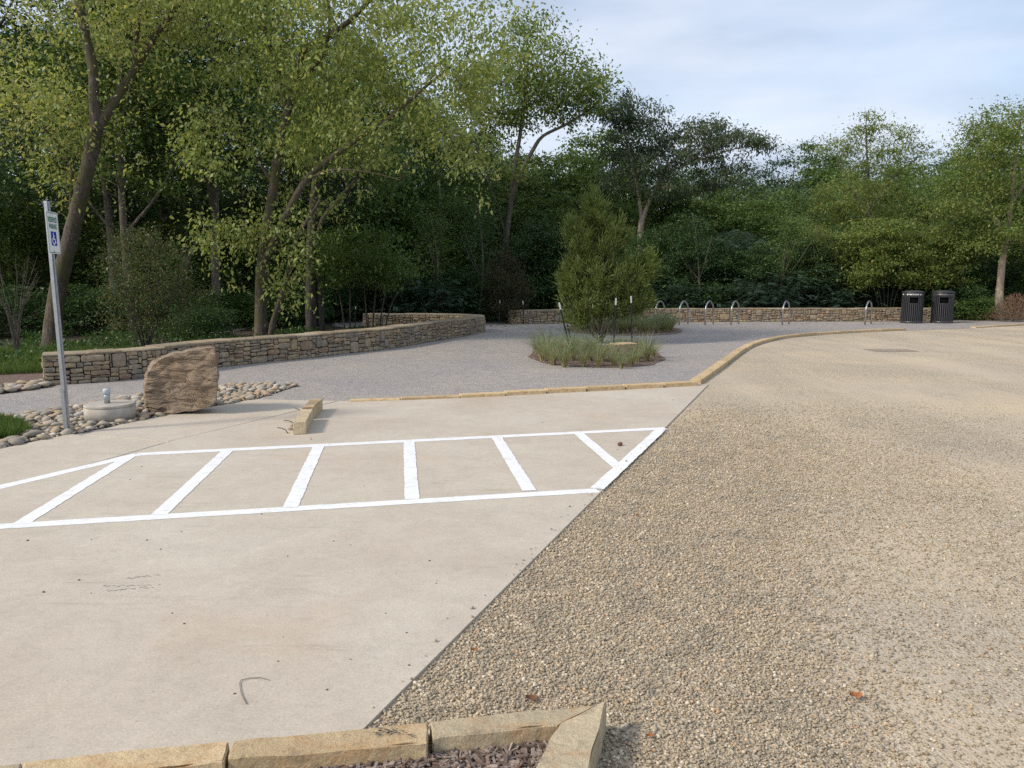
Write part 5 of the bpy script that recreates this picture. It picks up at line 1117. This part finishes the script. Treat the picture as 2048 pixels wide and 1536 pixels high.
def plant(key, px, Y, top, name, label, cat='tree', group=None, leafm=None, barkm=None, wide=1.0):
    q = PROT[key]; x = (px - CX) / FPX * Y * 1.0; b0 = at(px, 600, Y); x = b0.x; z = hz(x, Y) - .05; Ht = at(px, top, Y).z - z; s = Ht / q['H'] / 1.02; sx = (s * .5 + .5) * wide if s > 1 else s ** .6 * wide
    if q['root'] is None:
        root = q['root'] = q['T'].finish(name, (0, 0, 0), None, None, q['leafm'], q['barkm'], None, q['trunk'])
    else:
        src = q['root']; root = src.copy(); col.objects.link(root); root.name = name
        for ch in src.children:
            c = ch.copy(); col.objects.link(c); c.parent = root
    root.location = (x, Y, z); root.rotation_euler = (0, 0, PR.uniform(0, 6.28)); root.scale = (sx, sx, s)
    for k_ in ('label', 'category', 'group'):
        if k_ in root: del root[k_]
    tag(root, label, cat, group)
    for ch in root.children:
        m_ = leafm if ch.name.startswith('crown') else barkm
        if m_: ch.material_slots[0].link = 'OBJECT'; ch.material_slots[0].material = m_
    return root
WOODL = 'tall dark tree deep in the wood left of the airy tree, its crown running out of the frame'
GL = 'tall trees of the left wood'
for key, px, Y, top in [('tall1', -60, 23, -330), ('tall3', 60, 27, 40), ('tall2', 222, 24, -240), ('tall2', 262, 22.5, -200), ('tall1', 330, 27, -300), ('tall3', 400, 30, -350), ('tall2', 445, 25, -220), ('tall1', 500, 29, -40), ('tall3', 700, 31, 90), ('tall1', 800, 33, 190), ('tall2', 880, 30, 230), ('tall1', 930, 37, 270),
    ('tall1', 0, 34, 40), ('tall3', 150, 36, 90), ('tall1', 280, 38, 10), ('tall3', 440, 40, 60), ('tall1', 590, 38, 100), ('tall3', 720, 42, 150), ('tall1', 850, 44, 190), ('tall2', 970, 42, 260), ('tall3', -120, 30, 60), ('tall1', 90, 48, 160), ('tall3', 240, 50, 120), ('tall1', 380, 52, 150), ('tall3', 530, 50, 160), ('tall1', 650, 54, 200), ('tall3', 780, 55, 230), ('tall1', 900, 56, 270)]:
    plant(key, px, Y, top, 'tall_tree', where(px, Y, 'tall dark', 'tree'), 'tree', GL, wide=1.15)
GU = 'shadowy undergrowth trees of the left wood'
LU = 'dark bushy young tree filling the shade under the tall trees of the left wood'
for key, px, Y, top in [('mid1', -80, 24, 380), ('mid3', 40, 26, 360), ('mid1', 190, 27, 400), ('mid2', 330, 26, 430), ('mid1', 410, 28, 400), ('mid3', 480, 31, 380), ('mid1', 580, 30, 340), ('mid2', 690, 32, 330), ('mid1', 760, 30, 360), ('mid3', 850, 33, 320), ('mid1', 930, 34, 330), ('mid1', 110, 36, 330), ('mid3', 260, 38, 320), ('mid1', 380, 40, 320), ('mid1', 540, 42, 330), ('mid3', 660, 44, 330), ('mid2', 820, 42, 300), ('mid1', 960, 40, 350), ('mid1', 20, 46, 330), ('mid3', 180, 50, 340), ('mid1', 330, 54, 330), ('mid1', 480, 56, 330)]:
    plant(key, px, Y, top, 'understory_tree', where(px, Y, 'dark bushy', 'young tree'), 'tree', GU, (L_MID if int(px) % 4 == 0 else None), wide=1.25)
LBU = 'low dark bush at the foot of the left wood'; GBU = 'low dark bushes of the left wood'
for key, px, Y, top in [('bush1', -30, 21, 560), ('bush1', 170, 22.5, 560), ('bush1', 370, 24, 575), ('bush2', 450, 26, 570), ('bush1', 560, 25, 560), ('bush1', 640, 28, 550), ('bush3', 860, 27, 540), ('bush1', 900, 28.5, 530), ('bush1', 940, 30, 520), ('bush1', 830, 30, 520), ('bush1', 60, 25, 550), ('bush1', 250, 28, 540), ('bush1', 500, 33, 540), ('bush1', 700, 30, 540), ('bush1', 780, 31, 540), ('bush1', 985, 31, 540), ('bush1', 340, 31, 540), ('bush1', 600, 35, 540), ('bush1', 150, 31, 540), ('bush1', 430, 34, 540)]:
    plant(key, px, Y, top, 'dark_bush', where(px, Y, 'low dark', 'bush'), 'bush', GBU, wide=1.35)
# right of the airy tree
GR = 'dark trees massed behind the back wall'; LR = 'rounded dark green tree in the mass behind the back wall'
for key, px, Y, top, lm in [('mid1', 1075, 37, 290, L_MID), ('mid3', 1140, 38, 290, None), ('mid1', 1205, 40, 240, L_MID), ('mid1', 1165, 42, 255, None), ('mid2', 1180, 36, 380, L_MID), ('mid1', 1265, 41, 290, L_MID), ('mid3', 1330, 40, 330, None), ('mid1', 1400, 41, 320, None), ('mid1', 1460, 41, 330, L_MID), ('mid1', 1510, 39, 390, None), ('mid3', 1560, 41, 370, L_MID), ('mid1', 1610, 42, 380, None), ('mid3', 1860, 39, 340, L_MID), ('mid1', 1920, 41, 290, None), ('mid1', 1990, 42, 300, L_MID), ('mid3', 2080, 41, 300, None), ('mid1', 1790, 41, 320, None), ('mid1', 1700, 42, 350, L_MID), ('mid1', 2140, 38, 320, None), ('mid1', 2230, 36, 330, L_MID), ('mid3', 2330, 38, 310, None), ('mid1', 2440, 37, 330, None), ('mid1', 2560, 36, 320, L_MID), ('mid3', 2280, 44, 280, None), ('mid1', 2400, 44, 290, None), ('mid1', 1030, 40, 300, L_MID), ('mid3', 1240, 37, 400, L_MID)]:
    plant(key, px, Y, top, 'dark_tree', where(px, Y, 'round leafy', 'tree'), 'tree', GR, lm, wide=1.15)
plant('mid2', 1490, 37, 455, 'sunlit_young_tree', 'yellow-green young tree just right of the dusky tree, in front of the far treetops', leafm=L_LIGHT, wide=.8)
plant('mid2', 1575, 36.5, 440, 'sunlit_young_tree', 'slim grey-green young tree standing midway between the dusky tree and the feathery tree', leafm=L_MID, wide=.8)
plant('mid2', 1650, 35.5, 400, 'sunlit_young_tree', 'yellowish broad young tree left of the feathery tree', leafm=L_LIGHT, wide=.8)
plant('mid2', 1870, 35, 370, 'sunlit_young_tree', 'olive-yellow young tree above the bins, between the feathery tree and the pale-trunked tree', leafm=L_LIGHT, wide=.8)
for px, Y, top, lm in [(1075, 31.5, 430, L_DARK), (1130, 32.5, 455, None), (1330, 32, 440, L_DARK), (1425, 32.5, 470, L_DARK), (1520, 32, 480, None), (1600, 31.8, 470, L_DARK), (1665, 32.5, 445, None), (1870, 31.5, 440, L_LIGHT), (1930, 32, 400, None), (2060, 31, 420, L_MID)]:
    plant('mid4', px, Y, top, 'overhanging_tree', where(px, Y, 'low spreading', 'tree'), 'tree', 'low trees overhanging the back wall', lm, wide=1.0)
for px, Y, top, lm in [(1182, 30.8, 430, None), (1408, 31, 420, L_DARK), (1556, 31.3, 430, None), (1640, 30.9, 445, L_LIGHT), (1925, 31, 380, None), (880, 27, 420, None), (965, 28, 400, L_DARK)]:
    plant('sapling', px, Y, top, 'slender_sapling', where(px, Y, 'slender thin-stemmed', 'sapling'), 'tree', 'slender saplings at the wood edge', lm)
plant('frond', 1445, 33.5, 440, 'frond_tree', 'dark blue-green tree with long drooping compound leaves right of the juniper', leafm=L_BLUE, wide=1.0)
plant('frond', 1350, 34, 450, 'frond_tree', 'dark compound-leaved tree directly under the dusky tree', leafm=L_DARK, wide=1.0)
plant('mid2', 1110, 34, 400, 'dark_tree', 'mid green tree filling the space left of the juniper top', leafm=L_MID, wide=.9)
GS = 'shadowy bushes behind the back wall'; LS = 'dark leafy bush in the shade right behind the back wall'
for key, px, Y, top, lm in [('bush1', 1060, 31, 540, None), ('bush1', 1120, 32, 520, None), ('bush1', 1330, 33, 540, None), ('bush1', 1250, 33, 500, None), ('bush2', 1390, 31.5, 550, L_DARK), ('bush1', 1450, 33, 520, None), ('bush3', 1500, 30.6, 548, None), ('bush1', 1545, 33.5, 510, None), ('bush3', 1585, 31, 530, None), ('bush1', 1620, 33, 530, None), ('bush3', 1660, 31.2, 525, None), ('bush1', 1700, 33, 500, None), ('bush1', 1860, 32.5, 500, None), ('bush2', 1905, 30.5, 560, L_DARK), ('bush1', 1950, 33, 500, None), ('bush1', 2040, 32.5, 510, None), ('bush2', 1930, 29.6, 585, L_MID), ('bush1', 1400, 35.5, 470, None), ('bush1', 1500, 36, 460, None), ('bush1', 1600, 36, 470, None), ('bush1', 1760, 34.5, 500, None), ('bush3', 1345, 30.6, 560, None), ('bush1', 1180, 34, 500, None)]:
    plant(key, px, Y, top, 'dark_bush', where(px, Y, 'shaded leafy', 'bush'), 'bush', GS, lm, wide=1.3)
# far treetops
GF = 'far treetops on the hillside'; LF = 'far hazy green treetop on the hill beyond the dark trees'
for key, px, Y, top, lm in [('mid2', 1545, 62, 300, L_BLUE), ('mid2', 1580, 66, 272, L_MID), ('mid2', 1630, 66, 296, L_MID), ('mid2', 1500, 64, 360, L_BLUE), ('mid1', 1665, 70, 300, None), ('mid2', 1600, 75, 330, L_BLUE), ('mid2', 1560, 52, 385, L_MID), ('mid2', 1650, 54, 370, L_MID), ('mid1', 1700, 60, 330, None), ('mid2', 1870, 62, 320, L_BLUE), ('mid2', 1900, 58, 300, L_BLUE), ('mid1', 1960, 60, 300, None), ('mid2', 2030, 62, 290, None), ('mid2', 2110, 60, 280, None), ('mid1', 1460, 58, 360, None), ('mid1', 1400, 60, 350, None), ('mid1', 1330, 60, 350, None), ('mid1', 1250, 60, 330, None), ('mid1', 1170, 58, 320, None), ('mid1', 1100, 58, 320, None), ('mid1', 1040, 60, 330, None), ('mid1', 1780, 62, 320, None), ('mid1', 1830, 66, 315, None), ('mid1', 980, 60, 300, None)]:
    plant(key, px, Y, top, 'far_tree', where(px, Y, 'distant green', 'treetop'), 'tree', GF, lm, wide=1.3)
plant('bush2', 395, 20.5, 600, 'dark_bush', 'ragged dark bush between the olive shrub and the big yellow-green tree', 'bush', leafm=L_DARK)

# --- reddish dry shrub at the right edge
Y0 = 28.2; B = Vector((at(2030, 636, Y0).x, Y0, 0.02)); T = Tree(31)
for i in range(60):
    a = T.rs.uniform(0, 6.28); q = T.rs.uniform(.1, .9); T.stem([Vector((math.cos(a) * q * .5, math.sin(a) * q * .3, 0)), Vector((math.cos(a) * q * .8, math.sin(a) * q * .5, .4)), Vector((math.cos(a) * q * 1.1, math.sin(a) * q * .7, T.rs.uniform(.6, .95)))], .007, .003, 3)
n = 5200; P = np.stack([T.rs.normal(size=n) * .42, T.rs.normal(size=n) * .3, T.rs.rand(n)], 1); P[:, 2] = .1 + P[:, 2] * .95 * np.exp(-(P[:, 0] ** 2 + P[:, 1] ** 2) * 1.6); D = T.rs.normal(size=(n, 3)); D[:, 2] += 1.2; T.LV.append(leaves_np(P, D, T.rs.normal(size=(n, 3)), T.rs.uniform(.03, .08, n), T.rs.uniform(.006, .014, n)))
T.finish('dry_shrub', B, 'dry reddish brown feathery shrub at the right edge in front of the pale trunk', 'shrub', L_BROWN, BARK, trunk='stems')

# --- grass tufts
def tuft(seed, n=170, H=.55, sp=.14, lean=.5, w_=.007):
    rs = np.random.RandomState(seed); K = 6; V = np.zeros((n, K + 1, 2, 3), np.float32)
    a = rs.rand(n) * 6.283; r0 = rs.rand(n) ** .6 * sp * .55; b0 = np.stack([np.cos(a) * r0, np.sin(a) * r0, np.zeros(n)], 1); a2 = a + rs.normal(size=n) * .5; h_ = H * rs.uniform(.5, 1.15, n); ln = lean * rs.uniform(.15, 1.2, n) * h_
    dirh = np.stack([np.cos(a2), np.sin(a2), np.zeros(n)], 1); side = np.stack([-np.sin(a2), np.cos(a2), np.zeros(n)], 1); tw = rs.uniform(-1, 1, n)
    side = side * np.cos(tw)[:, None] + dirh * np.sin(tw)[:, None]
    for k in range(K + 1):
        t_ = k / K; c = b0 + dirh * (ln * t_ ** 1.9)[:, None]; c[:, 2] = h_ * (t_ - .28 * (ln / h_) * t_ ** 3); wd = w_ * (1 - t_) ** .7 + .001
        V[:, k, 0] = c - side * wd / 2; V[:, k, 1] = c + side * wd / 2
    F = []
    idx = np.arange(n * (K + 1) * 2).reshape(n, K + 1, 2)
    for k in range(K): F.append(np.stack([idx[:, k, 0], idx[:, k, 1], idx[:, k + 1, 1], idx[:, k + 1, 0]], 1))
    tone = rs.rand(n); return V.reshape(-1, 3), np.concatenate(F), np.concatenate([np.clip(1.0 - 1.25 * (k + .3) / K + .55 * (tone - .4) , 0, 1) for k in range(K)])
TUF = [npmesh('grass_tuft', *tuft(i, 120, .62, .09, 1.15, .010)[:2], L_PALE, False, tuft(i, 120, .62, .09, 1.15, .010)[2]) for i in range(3)]
def tufts(lst, label, group, s0=1, z=.03):
    for i, (px, py, s) in enumerate(sorted(lst)):
        p = G(px, py, z); o = link('grass_tuft', TUF[i % 3], loc=p); o.scale = (s * s0, s * s0, s * s0 * random.Random(i).uniform(.9, 1.1)); o.rotation_euler = (0, 0, i * 1.7); tag(o, (ORD[i] + ' ' + label) if group.endswith('juniper') else label, 'grass tuft', group)
tufts([(1086, 722, 1.15), (1106, 730, 1.0), (1075, 708, 1.0), (1128, 734, .9), (1145, 720, 1.1), (1166, 733, .85), (1178, 722, 1.0), (1202, 724, 1.15), (1196, 733, .75), (1228, 731, .8), (1243, 737, .6), (1262, 732, .75), (1275, 724, .7), (1293, 722, 1.0), (1306, 715, .8), (1120, 708, 1.0), (1150, 702, .9), (1095, 714, 1.0), (1230, 712, .8), (1278, 706, .8), (1180, 706, .9), (1246, 702, .8)], 'pale arching grass tuft from the left on the mulched island under the juniper', 'grass tufts under the juniper', .95)
t2 = []
rr = random.Random(12)
for i in range(46):
    a = rr.uniform(0, 6.28); q = math.sqrt(rr.random()); t2.append((1245 + 108 * q * math.cos(a), 659 + 9 * q * math.sin(a), rr.uniform(.7, 1.1)))
tufts(t2, 'grey-green grass tuft in the farther planting bed behind the juniper', 'grass tufts of the farther bed', .95)
# --- ground plants and turf (uncountable)
def scatter_leaves(name, poly, n, z, hmax, L, mat, label, seed, grass=False, up=.6, noise_cut=None, W=.55):
    rs = np.random.RandomState(seed); xs = [p[0] for p in poly]; ys = [p[1] for p in poly]; x = rs.uniform(min(xs), max(xs), n * 3); y = rs.uniform(min(ys), max(ys), n * 3); ok = inpoly(x, y, poly)
    if noise_cut is not None:
        nv = np.array([mnoise.noise(Vector((a * 1.1, b_ * 1.1, seed))) for a, b_ in zip(x, y)]); ok &= (nv > noise_cut)
    x, y = x[ok][:n], y[ok][:n]; n = len(x); hz_ = np.array([mnoise.noise(Vector((a * .8, b_ * .8, seed + 5))) for a, b_ in zip(x, y)]) * .5 + .6
    zz = z + rs.rand(n) * hmax * np.clip(hz_, .1, 1.2) * (0 if grass else 1); P = np.stack([x, y, zz], 1); D = rs.normal(size=(n, 3)) * (.35 if grass else .8); D[:, 2] += up; N = rs.normal(size=(n, 3)) * .6; N[:, 2] += 0 if grass else .8
    l = L * rs.uniform(.5, 1.3, n); V = leaves_np(P, D, N, l, l * W, .1 if grass else .25); o = link(name, npmesh(name, V.reshape(-1, 3), np.arange(n * 4, dtype=np.int32).reshape(n, 4), mat, False, rs.rand(n))); tag(o, label, 'ground plants', kind='stuff')
wl = [c_ + Vector((0, .45, 0)) for c_ in cen[:10]]
scatter_leaves('undergrowth', [Vector((-14, 13.6, 0)), Vector((wl[0].x, 13.0, 0))] + wl + [Vector((-1.6, 23.2, 0)), Vector((-4, 23.6, 0)), Vector((-9, 24, 0)), Vector((-16, 22, 0)), Vector((-17, 16, 0))], 24000, .0, .30, .085, L_HERB, 'low leafy undergrowth behind the long stone wall', 1, noise_cut=.10)
scatter_leaves('turf', [Vector((-14, 13.4, 0)), Vector((-8, 13.0, 0)), Vector((-5.0, 15.0, 0)), Vector((-5.5, 17.0, 0)), Vector((-14, 16.5, 0))], 42000, .0, 0, .17, L_GRASS, 'green grass behind the left end of the stone wall', 2, True, 1.0, W=.06)
scatter_leaves('turf', [G(-160, 756), G(0, 752), G(86, 748), G(84, 728), G(0, 730), G(-160, 734)], 12000, .012, 0, .12, L_GRASS, 'strip of short grass left of the wall end', 3, True, 1.0, W=.06, noise_cut=-.15)
scatter_leaves('turf', [G(-60, 855), G(0, 850), G(35, 858), G(62, 871), G(30, 884), G(0, 889), G(-60, 900)], 9000, .03, 0, .12, L_GRASS, 'bright grass clump at the edge of the cobbles at the left border', 4, True, 1.0, W=.055)
scatter_leaves('undergrowth', [Vector((.2, 28.0, 0)), Vector((16, 29.0, 0)), Vector((22, 29.2, 0)), Vector((22, 34, 0)), Vector((-2, 34, 0)), Vector((-2, 27.6, 0))], 26000, .0, .5, .10, L_HERB, 'dark weeds and vines growing behind the back wall', 5, noise_cut=-.2)
scatter_leaves('fallen_leaves', [Vector((-16, 14, 0)), Vector((0, 25, 0)), Vector((2, 34, 0)), Vector((-20, 34, 0))], 3000, .01, .02, .07, L_RUST, 'brown fallen leaves on the ground of the left wood', 6, up=.1)
